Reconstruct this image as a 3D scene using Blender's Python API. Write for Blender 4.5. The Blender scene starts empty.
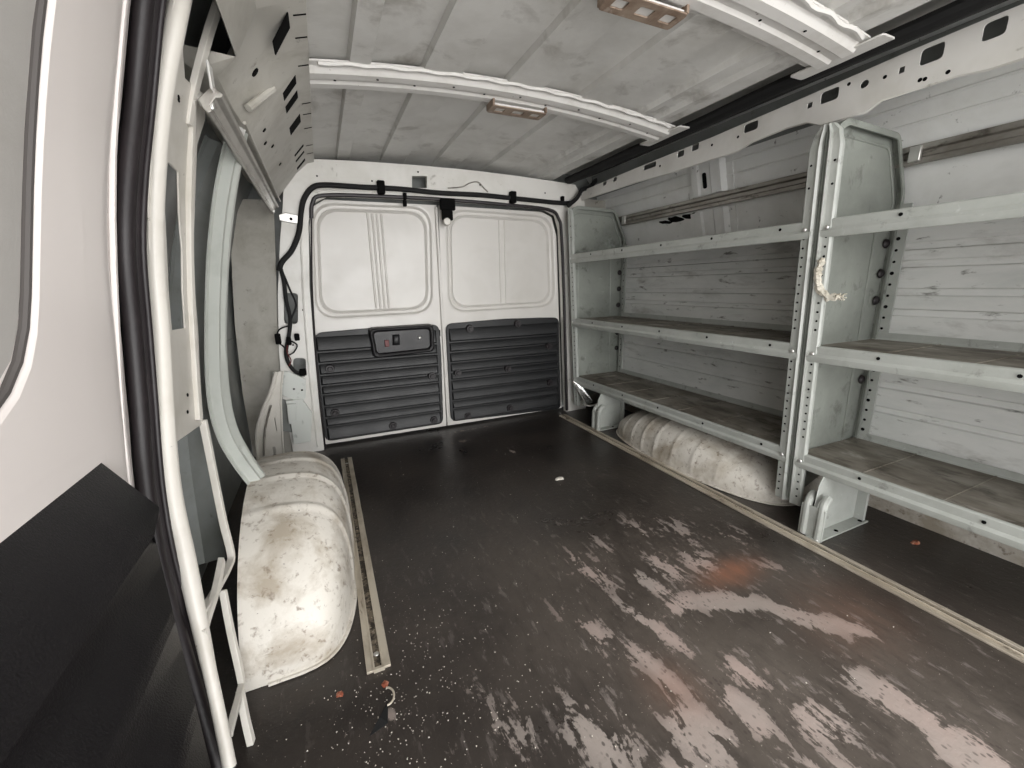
import bpy, bmesh, math, random
from mathutils import Vector, Matrix
from mathutils.geometry import delaunay_2d_cdt
random.seed(7)
# ---------------------------------------------------------------- camera, light, exposure
S = bpy.context.scene
R = ((0.911408987741435, 0.11088144884660303, -0.3962814168817548),
     (-0.4111113410373704, 0.2034144656174489, -0.8886000340130662),
     (-0.017919886567381874, 0.9727938422293008, 0.23097839333185757))
FPX = 415.0
CAM = Vector((0, 0, 0.74))
cd = bpy.data.cameras.new('camera'); cam = bpy.data.objects.new('camera', cd)
S.collection.objects.link(cam)
cd.sensor_width = 36; cd.lens = FPX / 1024 * 36; cd.clip_start = 0.01; cd.clip_end = 100
cam.matrix_world = Matrix.Translation(CAM) @ Matrix(R).to_4x4()
S.camera = cam
w = bpy.data.worlds.new('world'); S.world = w; w.use_nodes = True
wn = w.node_tree.nodes; wl = w.node_tree.links
bg = wn['Background']
tc = wn.new('ShaderNodeTexCoord'); sp = wn.new('ShaderNodeSeparateXYZ'); cr = wn.new('ShaderNodeValToRGB')
wl.new(tc.outputs['Generated'], sp.inputs[0]); mr = wn.new('ShaderNodeMapRange')
wl.new(sp.outputs['Z'], mr.inputs[0]); mr.inputs[1].default_value = -1; mr.inputs[2].default_value = 1
wl.new(mr.outputs[0], cr.inputs[0]); wl.new(cr.outputs[0], bg.inputs[0])
cr.color_ramp.elements[0].color = (0.90, 0.88, 0.865, 1); cr.color_ramp.elements[0].position = 0.42
cr.color_ramp.elements[1].color = (1.0, 0.995, 0.99, 1); cr.color_ramp.elements[1].position = 0.56
bg.inputs[1].default_value = 3.0
def area(name, loc, rot, sx, sy, power, col=(1, 1, 1)):
    l = bpy.data.lights.new(name, 'AREA'); l.shape = 'RECTANGLE'; l.size = sx; l.size_y = sy
    l.energy = power; l.color = col
    o = bpy.data.objects.new(name, l); S.collection.objects.link(o); o.location = loc; o.rotation_euler = rot
    return o
area('windscreen_daylight', (0.55, -4.2, 0.75), (math.radians(90), 0, 0), 3.2, 2.4, 125, (1, 0.995, 0.985))
S.view_settings.view_transform = 'Standard'; S.view_settings.look = 'None'
S.view_settings.exposure = 0.36; S.view_settings.gamma = 1; S.view_settings.use_curve_mapping = False

# ---------------------------------------------------------------- calibration helpers
def ray(px, py):
    c = ((px - 512) / FPX, (384 - py) / FPX, -1.0)
    return Vector([sum(R[i][k] * c[k] for k in range(3)) for i in range(3)])
def at(px, py, ax, val):
    r = ray(px, py); return CAM + r * ((val - CAM[ax]) / r[ax])
def lerp_prof(prof, z):
    if z <= prof[0][0]: return prof[0][1]
    for (a, b), (c, d) in zip(prof, prof[1:]):
        if z <= c: return b + (d - b) * (z - a) / (c - a)
    return prof[-1][1]
def at_prof(px, py, prof, off=0.0):
    r = ray(px, py); lo, hi = 0.2, 3.0
    for _ in range(50):
        t = (lo + hi) / 2; p = CAM + r * t
        if p.x > lerp_prof(prof, p.z) + off: lo = t
        else: hi = t
    return CAM + r * lo

# ---------------------------------------------------------------- materials
def rgb(h):
    h = h.lstrip('#'); c = [int(h[i:i + 2], 16) / 255 for i in (0, 2, 4)]
    return tuple(x / 12.92 if x <= 0.04045 else ((x + 0.055) / 1.055) ** 2.4 for x in c) + (1,)
def N(nt, t, **k):
    n = nt.nodes.new(t)
    for a, b in k.items(): setattr(n, a, b)
    return n
def noise(nt, vec, scale, detail=4, rough=0.6, dist=0.0):
    n = N(nt, 'ShaderNodeTexNoise'); n.inputs['Scale'].default_value = scale
    n.inputs['Detail'].default_value = detail; n.inputs['Roughness'].default_value = rough
    n.inputs['Distortion'].default_value = dist
    if vec: nt.links.new(vec, n.inputs['Vector'])
    return n.outputs['Fac']
def ramp(nt, fac, a, b, va=0.0, vb=1.0):
    n = N(nt, 'ShaderNodeMapRange'); n.inputs[1].default_value = a; n.inputs[2].default_value = b
    n.inputs[3].default_value = va; n.inputs[4].default_value = vb; n.clamp = True
    nt.links.new(fac, n.inputs[0]); return n.outputs[0]
def mixc(nt, fac, a, b):
    n = N(nt, 'ShaderNodeMix', data_type='RGBA')
    if isinstance(fac, float): n.inputs[0].default_value = fac
    else: nt.links.new(fac, n.inputs[0])
    for i, v in ((6, a), (7, b)):
        if isinstance(v, tuple): n.inputs[i].default_value = v
        else: nt.links.new(v, n.inputs[i])
    return n.outputs[2]
def mth(nt, op, a, b):
    n = N(nt, 'ShaderNodeMath', operation=op)
    for i, v in ((0, a), (1, b)):
        if isinstance(v, (int, float)): n.inputs[i].default_value = v
        else: nt.links.new(v, n.inputs[i])
    return n.outputs[0]
def posn(nt, scale=(1, 1, 1)):
    g = N(nt, 'ShaderNodeNewGeometry'); m = N(nt, 'ShaderNodeMapping'); m.inputs['Scale'].default_value = scale
    nt.links.new(g.outputs['Position'], m.inputs[0]); return m.outputs[0]
def mat(name, base, rough=0.5, metal=0.0, stains=(), bump=0.0, bscale=60, rvar=0.0, stretch=(1, 1, 1), spec=0.5):
    """stains: (colour, noise scale, threshold low, high, strength, detail)"""
    m = bpy.data.materials.new(name); m.use_nodes = True; nt = m.node_tree
    p = nt.nodes['Principled BSDF']; p.inputs['Roughness'].default_value = rough
    p.inputs['Metallic'].default_value = metal; p.inputs['Specular IOR Level'].default_value = spec
    col = rgb(base) if isinstance(base, str) else base
    v = posn(nt, stretch)
    for (c, sc, lo, hi, st, de) in stains:
        f = ramp(nt, noise(nt, v, sc, de, 0.65, 0.3), lo, hi, 0, st)
        col = mixc(nt, f, col, rgb(c))
    if isinstance(col, tuple): p.inputs['Base Color'].default_value = col
    else: nt.links.new(col, p.inputs['Base Color'])
    if rvar:
        nt.links.new(ramp(nt, noise(nt, v, 9, 4), 0.3, 0.7, rough - rvar, rough + rvar), p.inputs['Roughness'])
    if bump:
        b = N(nt, 'ShaderNodeBump'); b.inputs['Strength'].default_value = bump; b.inputs['Distance'].default_value = 0.002
        nt.links.new(noise(nt, v, bscale, 3), b.inputs['Height']); nt.links.new(b.outputs[0], p.inputs['Normal'])
    return m
M = {}
M['paint'] = mat('body_paint', '#dedcd7', 0.38, stains=(('#b9b6ab', 5, .45, .75, .55, 4), ('#6b6456', 14, .64, .72, .6, 5)), bump=.1, rvar=.08)
M['door_paint'] = mat('door_paint', '#cfccc7', 0.36, stains=(('#bdb9b2', 4, .45, .75, .5, 3), ('#8b8374', 20, .72, .78, .5, 4)), bump=.06, rvar=.06)
M['slide_paint'] = mat('sliding_door_paint', '#dbd4d0', 0.3)
M['grey_panel'] = mat('window_blank_grey', '#a9a6a2', 0.55, stains=(('#99958f', 6, .4, .7, .5, 4),), bump=.15, bscale=300)
M['skin'] = mat('quarter_panel_primer', '#7f8280', 0.42, stains=(('#64655f', 6, .45, .7, .7, 5), ('#4c473c', 22, .62, .72, .5, 5)), bump=.1, rvar=.1)
M['rwall'] = mat('side_wall_paint', '#ecedeb', 0.42, stains=(('#cfcfc9', 5, .45, .7, .5, 5), ('#4d483f', 24, .65, .72, .75, 5), ('#6d665a', 3, .62, .8, .4, 4)), bump=.08, rvar=.1)
M['roof'] = mat('roof_primer', '#d4d3cf', 0.4, stains=(('#b7b5af', 5, .42, .68, .7, 5), ('#7a746a', 8, .56, .74, .6, 5)), bump=.12, rvar=.1)
M['beam'] = mat('roof_beam_paint', '#d9d7d3', 0.35, stains=(('#b5b0a8', 12, .5, .75, .5, 4), ('#6a5f52', 40, .68, .74, .6, 4)), bump=.1)
M['cant'] = mat('cant_rail_paint', '#b9b6ae', 0.4, stains=(('#8f8a7e', 7, .45, .7, .6, 5), ('#5a5145', 24, .63, .72, .6, 5)), bump=.15)
M['arch'] = mat('wheel_arch_paint', '#d2cdc4', 0.42, stains=(('#9c907e', 9, .46, .66, .8, 6), ('#6b5946', 55, .56, .68, .7, 7), ('#2f2720', 95, .66, .72, .8, 6)), bump=.45, bscale=60)
M['brace'] = mat('brace_paint', '#b3b6b0', 0.36, stains=(('#999c95', 8, .5, .7, .5, 4), ('#6a675c', 30, .68, .74, .6, 4)), bump=.06)
M['frame'] = mat('aperture_frame_paint', '#cdc9c1', 0.36, stains=(('#b3aea2', 8, .5, .72, .6, 4), ('#4b3f33', 30, .68, .73, .8, 5)), bump=.08)
M['shelf'] = mat('shelf_enamel', '#adb0ab', 0.4, stains=(('#93968f', 7, .42, .7, .7, 5), ('#5e5d57', 20, .59, .72, .65, 6), ('#d6dad8', 40, .64, .72, .35, 4)), bump=.12, rvar=.1)
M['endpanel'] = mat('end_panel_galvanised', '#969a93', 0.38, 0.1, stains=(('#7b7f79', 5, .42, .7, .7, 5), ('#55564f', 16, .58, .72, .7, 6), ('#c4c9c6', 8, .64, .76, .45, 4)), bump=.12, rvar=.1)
M['shelfback'] = mat('shelf_back_enamel', '#dcddda', 0.42, stains=(('#b9beba', 6, .42, .7, .6, 5), ('#6b6459', 7, .56, .74, .55, 6), ('#4f4b42', 24, .60, .70, .8, 6)), bump=.1, rvar=.1, stretch=(1, .5, 1.6))
M['shelftop'] = mat('shelf_top_dirty', '#8f8a80', 0.62, stains=(('#5b5348', 9, .38, .6, .85, 6), ('#3a332b', 22, .52, .66, .8, 6), ('#b3afa6', 12, .6, .7, .6, 5)), bump=.4, stretch=(1, .45, 1))
M['galv'] = mat('galvanised_steel', '#aaa7a1', 0.38, 0.6, stains=(('#7b756d', 12, .42, .66, .8, 5), ('#47413a', 30, .58, .68, .7, 5)), bump=.15, stretch=(1, .4, 1))
M['bright'] = mat('zinc_plated', '#d3d2cf', 0.3, 0.8)
M['latch'] = mat('pale_bracket_paint', '#cfd2cd', 0.35, stains=(('#8e958f', 25, .6, .7, .6, 4),), bump=.1)
M['track'] = mat('aluminium_track', '#c9c0b0', 0.42, 0.35, stains=(('#8f8271', 14, .45, .65, .7, 5), ('#4a3d31', 40, .6, .68, .7, 5)), bump=.2, stretch=(1, .35, 1))
M['trackdirt'] = mat('track_bed_dirt', '#6c6254', 0.7, stains=(('#2c261f', 60, .45, .55, .95, 5), ('#a89c8a', 90, .58, .64, .8, 4)), bump=.8, bscale=150)
M['plastic'] = mat('black_trim_plastic', '#0d0e10', 0.45, stains=(('#18191c', 12, .5, .75, .6, 4), ('#6b6a66', 60, .7, .75, .4, 4)), bump=.5, bscale=350, rvar=.06)
M['plastic2'] = mat('black_door_card', '#131113', 0.36, stains=(('#171517', 10, .45, .75, .6, 4),), bump=.5, bscale=420, rvar=.06)
M['rubber'] = mat('black_rubber', '#1d181a', 0.5, stains=(('#2e2729', 20, .5, .7, .6, 4),), bump=.2, bscale=150)
M['edge_shade'] = mat('window_edge_shade_grey', '#4b4745', 0.7)  # grey of the shadow line painted along the window edge
M['black'] = mat('black_void', '#0b0b0b', 0.85, spec=.1)
M['cable'] = mat('cable_sleeve', '#09090a', 0.75, bump=.4, bscale=250)
M['rust'] = mat('rusty_bracket_steel', '#9a8979', 0.6, 0.1, stains=(('#6b5444', 16, .45, .66, .75, 5), ('#c4b8ab', 30, .6, .7, .5, 4)), bump=.4)
M['red'] = mat('red_wire', '#5e1f1e', 0.5)
M['paper'] = mat('paper', '#cfcac0', 0.8)
M['leaf'] = mat('dry_leaf', '#8c4a34', 0.8, stains=(('#c08d74', 60, .5, .6, .7, 3),))
M['tape'] = mat('torn_tape', '#d9d4c6', 0.85, stains=(('#a79f8d', 60, .5, .6, .7, 4),), bump=.8, bscale=200)
M['grit'] = mat('white_grit', '#d8d2c6', 0.7)
M['foil'] = mat('crumpled_foil', '#c9c9c6', 0.25, 0.9, bump=1.0, bscale=90)

# floor: wet, dirty sheet floor with dried lighter patches
DRY = [ # x, y, rx, ry, angle(deg), strength
 (.80, .56, .10, .035, -25, 1.0), (.90, .47, .10, .03, -55, 1.0), (.97, .40, .06, .025, -55, .8), (.70, .60, .06, .03, 0, .9),
 (.86, .27, .035, .08, 12, 1.1), (.86, .17, .05, .06, 0, 1.0), (.80, .10, .06, .06, 0, .9),
 (.60, .37, .035, .06, 15, .9), (.67, .42, .03, .045, 10, .8), (.50, .37, .05, .06, 20, .95), (.42, .32, .06, .05, 0, .8),
 (.52, .50, .018, .09, 10, .8), (.59, .58, .02, .10, 14, .9), (.68, .68, .022, .07, 14, .95), (.76, .72, .035, .06, 10, .9), (.86, .69, .05, .06, 10, .8),
 (.34, .44, .05, .09, 18, .75), (.47, .60, .035, .11, 14, .6), (.57, .80, .04, .09, 10, .65), (.82, .88, .03, .09, 5, .55), (.67, .88, .03, .05, 5, .5), (.93, .84, .06, .10, 0, .55), (1.05, .74, .05, .08, 0, .5),
 (.70, .30, .05, .05, 0, .8), (.30, .36, .04, .06, 0, .6), (.22, .50, .06, .10, 20, .45), (.60, .22, .10, .06, 0, .7), (.45, .20, .08, .05, 0, .7),
 (.66, 1.66, .05, .03, 0, .35), (.58, 1.86, .06, .02, 10, .4), (.74, 1.62, .04, .02, 0, .35), (.62, 2.0, .18, .008, 3, .6), (1.0, .60, .09, .03, -30, .45),
 (.02, .62, .05, .02, 0, .5), (.62, 1.45, .05, .03, 0, .25), (.42, 1.05, .05, .05, 0, .2)]
def floor_material():
    m = bpy.data.materials.new('wet_dirty_floor'); m.use_nodes = True; nt = m.node_tree
    p = nt.nodes['Principled BSDF']
    at_ = N(nt, 'ShaderNodeAttribute', attribute_name='dry'); od = N(nt, 'ShaderNodeAttribute', attribute_name='rustmark')
    lt = N(nt, 'ShaderNodeAttribute', attribute_name='worn')
    vs = posn(nt, (3.2, 1.0, 1)); v = posn(nt)
    n1 = noise(nt, vs, 9, 6, .68, .5); n2 = noise(nt, v, 60, 4, .6); n3 = noise(nt, v, 3.5, 5, .6, .4); n4 = noise(nt, v, 230, 2, .5)
    vo = N(nt, 'ShaderNodeTexVoronoi'); vo.inputs['Scale'].default_value = 75; nt.links.new(posn(nt, (1.5, 1, 1)), vo.inputs['Vector'])
    sel = ramp(nt, noise(nt, v, 16, 3), .45, .60)
    spk = mth(nt, 'MULTIPLY', ramp(nt, vo.outputs['Distance'], .34, .22), sel)
    d = mth(nt, 'ADD', at_.outputs['Fac'], mth(nt, 'MULTIPLY', mth(nt, 'SUBTRACT', n1, .5), 2.8))
    d = mth(nt, 'ADD', d, mth(nt, 'MULTIPLY', mth(nt, 'SUBTRACT', n2, .5), .9))
    mask = ramp(nt, d, .46, .57)
    n5 = noise(nt, vs, 15, 6, .7, .3)
    worn = mth(nt, 'MULTIPLY', lt.outputs['Fac'], ramp(nt, n3, .38, .62, .55, .9))
    base = mixc(nt, ramp(nt, n3, .35, .65), rgb('#1b1716'), rgb('#302a26'))
    base = mixc(nt, worn, base, rgb('#655d56'))
    base = mixc(nt, mth(nt, 'MULTIPLY', ramp(nt, n5, .50, .70), .45), base, rgb('#2a2523'))
    m2 = mth(nt, 'MULTIPLY', ramp(nt, noise(nt, vs, 13, 6, .68), .58, .64, 0, .5), lt.outputs['Fac'])
    base = mixc(nt, m2, base, rgb('#9b918c'))
    patch = mixc(nt, ramp(nt, n3, .4, .6), rgb('#a0968f'), rgb('#ab9a92'))
    col = mixc(nt, mth(nt, 'MULTIPLY', mask, ramp(nt, at_.outputs['Fac'], 0, .7, .2, .92)), base, patch)
    col = mixc(nt, mth(nt, 'MULTIPLY', mth(nt, 'MULTIPLY', spk, .75), ramp(nt, at_.outputs['Fac'], .05, .35)), col, rgb('#453d3a'))
    rm = mth(nt, 'MULTIPLY', od.outputs['Fac'], ramp(nt, n1, .35, .6, .35, .9))
    col = mixc(nt, rm, col, rgb('#8e6450'))
    col = mixc(nt, ramp(nt, n4, .70, .74, 0, .6), col, rgb('#b5aca2'))
    nt.links.new(col, p.inputs['Base Color'])
    r = mth(nt, 'ADD', ramp(nt, n3, .3, .7, .26, .42), mth(nt, 'MULTIPLY', mask, .25))
    nt.links.new(r, p.inputs['Roughness'])
    b = N(nt, 'ShaderNodeBump'); b.inputs['Strength'].default_value = .35; b.inputs['Distance'].default_value = .003
    nt.links.new(mth(nt, 'ADD', n2, n1), b.inputs['Height']); nt.links.new(b.outputs[0], p.inputs['Normal'])
    return m

# ---------------------------------------------------------------- mesh helpers
def link(name, me): o = bpy.data.objects.new(name, me); S.collection.objects.link(o); return o
class MB:
    def __init__(s): s.b = bmesh.new()
    def faces(s, vs, fs, mi=0):
        bv = [s.b.verts.new(v) for v in vs]
        for f in fs:
            try: fa = s.b.faces.new([bv[i] for i in f]); fa.material_index = mi
            except ValueError: pass
        return bv
    def box(s, x0, x1, y0, y1, z0, z1, mi=0):
        s.faces([(x, y, z) for z in (z0, z1) for (x, y) in ((x0, y0), (x1, y0), (x1, y1), (x0, y1))],
                [(3, 2, 1, 0), (4, 5, 6, 7), (0, 1, 5, 4), (1, 2, 6, 5), (2, 3, 7, 6), (3, 0, 4, 7)], mi); return s
    def prism(s, poly, fn, a, b, mi=0):
        """poly of 2-D points; fn(u, v, t) -> 3-D; capped"""
        n = len(poly)
        vs = [fn(u, v, a) for u, v in poly] + [fn(u, v, b) for u, v in poly]
        s.faces(vs, [tuple(range(n))[::-1], tuple(range(n, 2 * n))] + [(i, (i + 1) % n, n + (i + 1) % n, n + i) for i in range(n)], mi); return s
    def sheet(s, prof, fn, ts, th, mi=0):
        """open 2-D profile swept over stations ts, given thickness th; fn(u, v, t)"""
        off = []
        n = len(prof)
        for i, (u, v) in enumerate(prof):
            a = prof[max(i - 1, 0)]; b = prof[min(i + 1, n - 1)]
            dx, dy = b[0] - a[0], b[1] - a[1]; L = math.hypot(dx, dy) or 1
            off.append((u - dy / L * th, v + dx / L * th))
        ring = list(prof) + off[::-1]; m = len(ring)
        vs = [fn(u, v, t) for t in ts for (u, v) in ring]
        fs = []
        for k in range(len(ts) - 1):
            for i in range(m):
                j = (i + 1) % m; fs.append((k * m + i, k * m + j, (k + 1) * m + j, (k + 1) * m + i))
        fs.append(tuple(range(m))[::-1]) if m < 5 else [fs.append((i, i + 1, m - 2 - i, m - 1 - i)[::-1]) for i in range(n - 1)]
        e = (len(ts) - 1) * m
        [fs.append((e + i, e + i + 1, e + m - 2 - i, e + m - 1 - i)) for i in range(n - 1)]
        s.faces(vs, fs, mi); return s
    def plate(s, outline, holes, fn, th, mi=0):
        """flat plate with holes; 2-D outlines; fn(u, v, t) with t in {0, th}"""
        loops = [list(outline)] + [list(h) for h in holes]; pts = []; ed = []
        for lp in loops:
            k = len(pts); pts += [Vector(p) for p in lp]; ed += [(k + i, k + (i + 1) % len(lp)) for i in range(len(lp))]
        V, E_, F, _, _, _ = delaunay_2d_cdt(pts, ed, [], 0, 1e-7)
        def inside(x, y, poly):
            c = False; m_ = len(poly)
            for i in range(m_):
                (x1, y1), (x2, y2) = poly[i], poly[(i + 1) % m_]
                if (y1 > y) != (y2 > y) and x < (x2 - x1) * (y - y1) / (y2 - y1) + x1: c = not c
            return c
        keep = []
        for f in F:
            cx_ = sum(V[i].x for i in f) / len(f); cy_ = sum(V[i].y for i in f) / len(f)
            if inside(cx_, cy_, loops[0]) and not any(inside(cx_, cy_, h) for h in loops[1:]): keep.append(tuple(f))
        co = [(v.x, v.y) for v in V]; n = len(co); cnt = {}
        for f in keep:
            for i in range(len(f)):
                e = (f[i], f[(i + 1) % len(f)]); cnt.setdefault(tuple(sorted(e)), []).append(e)
        fs = list(keep) + [tuple(n + i for i in f[::-1]) for f in keep] + [(v[0][1], v[0][0], n + v[0][0], n + v[0][1]) for v in cnt.values() if len(v) == 1]
        s.faces([fn(u, v, 0) for u, v in co] + [fn(u, v, th) for u, v in co], fs, mi); return s
    def loft(s, rings, cap0=False, cap1=True, closed=True, mi=0):
        n = len(rings[0]); vs = [p for r in rings for p in r]; fs = []
        for k in range(len(rings) - 1):
            for i in range(n if closed else n - 1):
                j = (i + 1) % n; fs.append((k * n + i, k * n + j, (k + 1) * n + j, (k + 1) * n + i))
        if cap0: fs.append(tuple(range(n))[::-1])
        if cap1: fs.append(tuple((len(rings) - 1) * n + i for i in range(n)))
        s.faces(vs, fs, mi); return s
    def tube(s, pts, r, n=10, sub=6, mi=0, squash=1.0, up=Vector((0, 0, 1))):
        P = catmull([Vector(p) for p in pts], sub) if sub > 1 and len(pts) > 2 else [Vector(p) for p in pts]
        rings = []; prev = None
        for i, p in enumerate(P):
            d = (P[min(i + 1, len(P) - 1)] - P[max(i - 1, 0)]).normalized()
            if prev is None:
                a = d.cross(up)
                if a.length < .1: a = d.cross(Vector((1, 0, 0)))
            else: a = prev - d * prev.dot(d)
            a.normalize(); prev = a; b = d.cross(a)
            rr = r(i / max(1, len(P) - 1)) if callable(r) else r
            rings.append([p + (a * math.cos(2 * math.pi * k / n) + b * math.sin(2 * math.pi * k / n) * squash) * rr for k in range(n)])
        return s.loft(rings, True, True, True, mi)
    def cyl(s, c, axis, r, h, n=14, mi=0, r2=None):
        c = Vector(c); a = Vector(axis).normalized(); u = a.orthogonal().normalized(); v = a.cross(u)
        r2 = r if r2 is None else r2
        ring = lambda q, rr: [q + (u * math.cos(2 * math.pi * k / n) + v * math.sin(2 * math.pi * k / n)) * rr for k in range(n)]
        return s.loft([ring(c, r), ring(c + a * h, r2)], True, True, True, mi)
    def dome(s, c, axis, r, h, n=14, mi=0):
        c = Vector(c); a = Vector(axis).normalized(); u = a.orthogonal().normalized(); v = a.cross(u); rings = []
        for t in (0, .35, .65, .88, .98):
            rr = r * math.sqrt(1 - t * t * .98); q = c + a * h * t
            rings.append([q + (u * math.cos(2 * math.pi * k / n) + v * math.sin(2 * math.pi * k / n)) * rr for k in range(n)])
        return s.loft(rings, True, True, True, mi)
    def build(s, name, mats, parent=None, smooth=False, bevel=0.0, seg=2, angle=35):
        bmesh.ops.delete(s.b, geom=[v for v in s.b.verts if not v.link_faces], context='VERTS')
        bmesh.ops.recalc_face_normals(s.b, faces=s.b.faces[:])
        me = bpy.data.meshes.new(name); s.b.to_mesh(me); s.b.free()
        for m_ in (mats if isinstance(mats, (list, tuple)) else [mats]): me.materials.append(m_)
        o = link(name, me)
        if parent: o.parent = parent
        if smooth or bevel: me.shade_smooth()
        if bevel:
            bv = o.modifiers.new('bevel', 'BEVEL'); bv.width = bevel; bv.segments = seg; bv.limit_method = 'ANGLE'; bv.angle_limit = math.radians(40)
        if smooth or bevel:
            me.set_sharp_from_angle(angle=math.radians(angle))
        return o
def absorb(mb, material, o):
    """add the shapes of mb to the finished mesh of o under a material slot of its own"""
    me = o.data; me.materials.append(material); k = len(me.materials) - 1
    bmesh.ops.recalc_face_normals(mb.b, faces=mb.b.faces[:])
    for f in mb.b.faces: f.material_index = k
    t = bpy.data.meshes.new('t'); mb.b.to_mesh(t); mb.b.free()
    b = bmesh.new(); b.from_mesh(me); b.from_mesh(t); b.to_mesh(me); b.free(); bpy.data.meshes.remove(t)
    me.update(); return o
def catmull(P, sub):
    Q = []
    for i in range(len(P) - 1):
        a = P[max(i - 1, 0)]; b = P[i]; c = P[i + 1]; d = P[min(i + 2, len(P) - 1)]
        for k in range(sub):
            t = k / sub
            Q.append(.5 * ((2 * b) + (c - a) * t + (2 * a - 5 * b + 4 * c - d) * t * t + (3 * b - a - 3 * c + d) * t ** 3))
    Q.append(P[-1]); return Q
def rp(c, r, n=6):
    """round the corners of a 2-D polygon"""
    out = []; m = len(c)
    for i in range(m):
        p = Vector(c[i]); a = Vector(c[i - 1]) - p; b = Vector(c[(i + 1) % m]) - p
        rr = min(r, a.length * .49, b.length * .49)
        s_ = p + a.normalized() * rr; e = p + b.normalized() * rr
        for k in range(n + 1):
            t = k / n; q = s_ * (1 - t) ** 2 + p * 2 * t * (1 - t) + e * t * t; out.append((q.x, q.y))
    return out
def inset(poly, d):
    cx = sum(p[0] for p in poly) / len(poly); cy = sum(p[1] for p in poly) / len(poly)
    wx = max(p[0] for p in poly) - min(p[0] for p in poly); wy = max(p[1] for p in poly) - min(p[1] for p in poly)
    return [(cx + (x - cx) * (1 - 2 * d / wx), cy + (y - cy) * (1 - 2 * d / wy)) for x, y in poly]
def rect(u0, u1, v0, v1, r=0.0, n=4):
    c = [(u0, v0), (u1, v0), (u1, v1), (u0, v1)]; return rp(c, r, n) if r else c
XZ = lambda y: (lambda u, v, t: (u, y + t, v))       # plate in the x-z plane
YZ = lambda x: (lambda u, v, t: (x + t, u, v))       # plate in the y-z plane
XY = lambda z: (lambda u, v, t: (u, v, z + t))
def empty(name, loc=(0, 0, 0)):
    o = bpy.data.objects.new(name, None); S.collection.objects.link(o); o.location = loc; o.empty_display_size = .05; return o
def thing(o, label, cat, group=None):
    o['label'] = label; o['category'] = cat
    if group: o['group'] = group
    return o
def struct(o, label=None):
    o['kind'] = 'structure'
    if label: o['label'] = label
    return o
def part(o, label): o['label'] = label; return o

# ================================================================ SHELL
LSKIN = [(-.05, -.37), (.45, -.37), (.8, -.34), (1.05, -.27), (1.2, -.19), (1.33, -.10)]
RSKIN = [(-.05, 1.65), (.5, 1.65), (.9, 1.615), (1.08, 1.565), (1.24, 1.525), (1.34, 1.44)]
CX = .60
def zroof(x): return 1.275 + .045 * (1 - ((x - CX) / .62) ** 2)
# floor
def make_floor():
    x0, x1, y0, y1 = -.37, 1.65, -.20, 2.14; nx, ny = 200, 235
    me = bpy.data.meshes.new('floor'); vs = []; fs = []
    for j in range(ny + 1):
        for i in range(nx + 1): vs.append((x0 + (x1 - x0) * i / nx, y0 + (y1 - y0) * j / ny, 0))
    for j in range(ny):
        for i in range(nx): a = j * (nx + 1) + i; fs.append((a, a + 1, a + nx + 2, a + nx + 1))
    nb = len(vs)
    vs += [(x0, y0, -.03), (x1, y0, -.03), (x1, y1, -.03), (x0, y1, -.03)]
    c = [0, nx, nb - 1, nb - 1 - nx]
    fs += [(nb + 3, nb + 2, nb + 1, nb)]
    me.from_pydata(vs, [], fs); me.update()
    A = me.attributes.new('dry', 'FLOAT', 'POINT'); B = me.attributes.new('rustmark', 'FLOAT', 'POINT'); C_ = me.attributes.new('worn', 'FLOAT', 'POINT')
    for k, (x, y, z) in enumerate(vs):
        d = 0
        for (cx, cy, rx, ry, an, s_) in DRY:
            dx, dy = x - cx, y - cy
            if abs(dx) > .35 or abs(dy) > .35: continue
            a = math.radians(an); u = dx * math.cos(a) + dy * math.sin(a); v = -dx * math.sin(a) + dy * math.cos(a)
            q = (u / rx) ** 2 + (v / ry) ** 2
            d = max(d, s_ * math.exp(-q * .75))
        A.data[k].value = d
        B.data[k].value = max(1.3 * math.exp(-(((x - .90) / .085) ** 2 + ((y - .63) / .04) ** 2)), .35 * math.exp(-(((x - .52) / .05) ** 2 + ((y - .45) / .06) ** 2)), .3 * math.exp(-(((x - 1.0) / .12) ** 2 + ((y - .42) / .10) ** 2)))
        wx = math.exp(-((x - .72) / .50) ** 2) * (1 / (1 + math.exp((y - .95) / .16)))
        C_.data[k].value = min(1, wx * 1.0 + .08)
    me.materials.append(floor_material()); return link('floor', me)
struct(make_floor(), 'dark wet dirty load floor with dried pale patches')
# roof skin with lengthwise swages
def make_ceiling():
    bands = [(.125, .18), (.31, .42), (.55, .67), (.80, .915), (1.03, 1.055), (1.10, 1.125)]
    def off(x):
        o = 0
        for a, b in bands:
            s1 = min(max((x - a + .003) / .006, 0), 1); s2 = min(max((b + .003 - x) / .006, 0), 1); o = max(o, min(s1, s2))
        return o * -.015
    xs = sorted(set([-.10 + i * .02 for i in range(65)] + [c for a, b in bands for c in (a - .003, a + .003, b - .003, b + .003)]))
    ys = [-.15, .3, 1.0, 1.6, 1.95, 2.10, 2.16]
    m = MB(); top = []
    for zofs in (0, .006):
        for y in ys:
            fade = 1.0 if y < 2.05 else .2
            for x in xs: top.append((x, y, zroof(x) + zofs + off(x) * fade + (0 if y < 2.0 else -(y - 2.0) * .10)))
    n = len(xs); k = len(ys); fs = []
    for l in (0, 1):
        for j in range(k - 1):
            for i in range(n - 1): a = l * n * k + j * n + i; fs.append((a, a + 1, a + n + 1, a + n))
    for i in range(n - 1): fs.append((i, i + 1, n * k + i + 1, n * k + i)); a = (k - 1) * n + i; fs.append((a, a + 1, n * k + a + 1, n * k + a))
    m.faces(top, fs); return m.build('ceiling', M['roof'], smooth=True, angle=20)
struct(make_ceiling(), 'grey primered steel roof skin with lengthwise swages')
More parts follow.
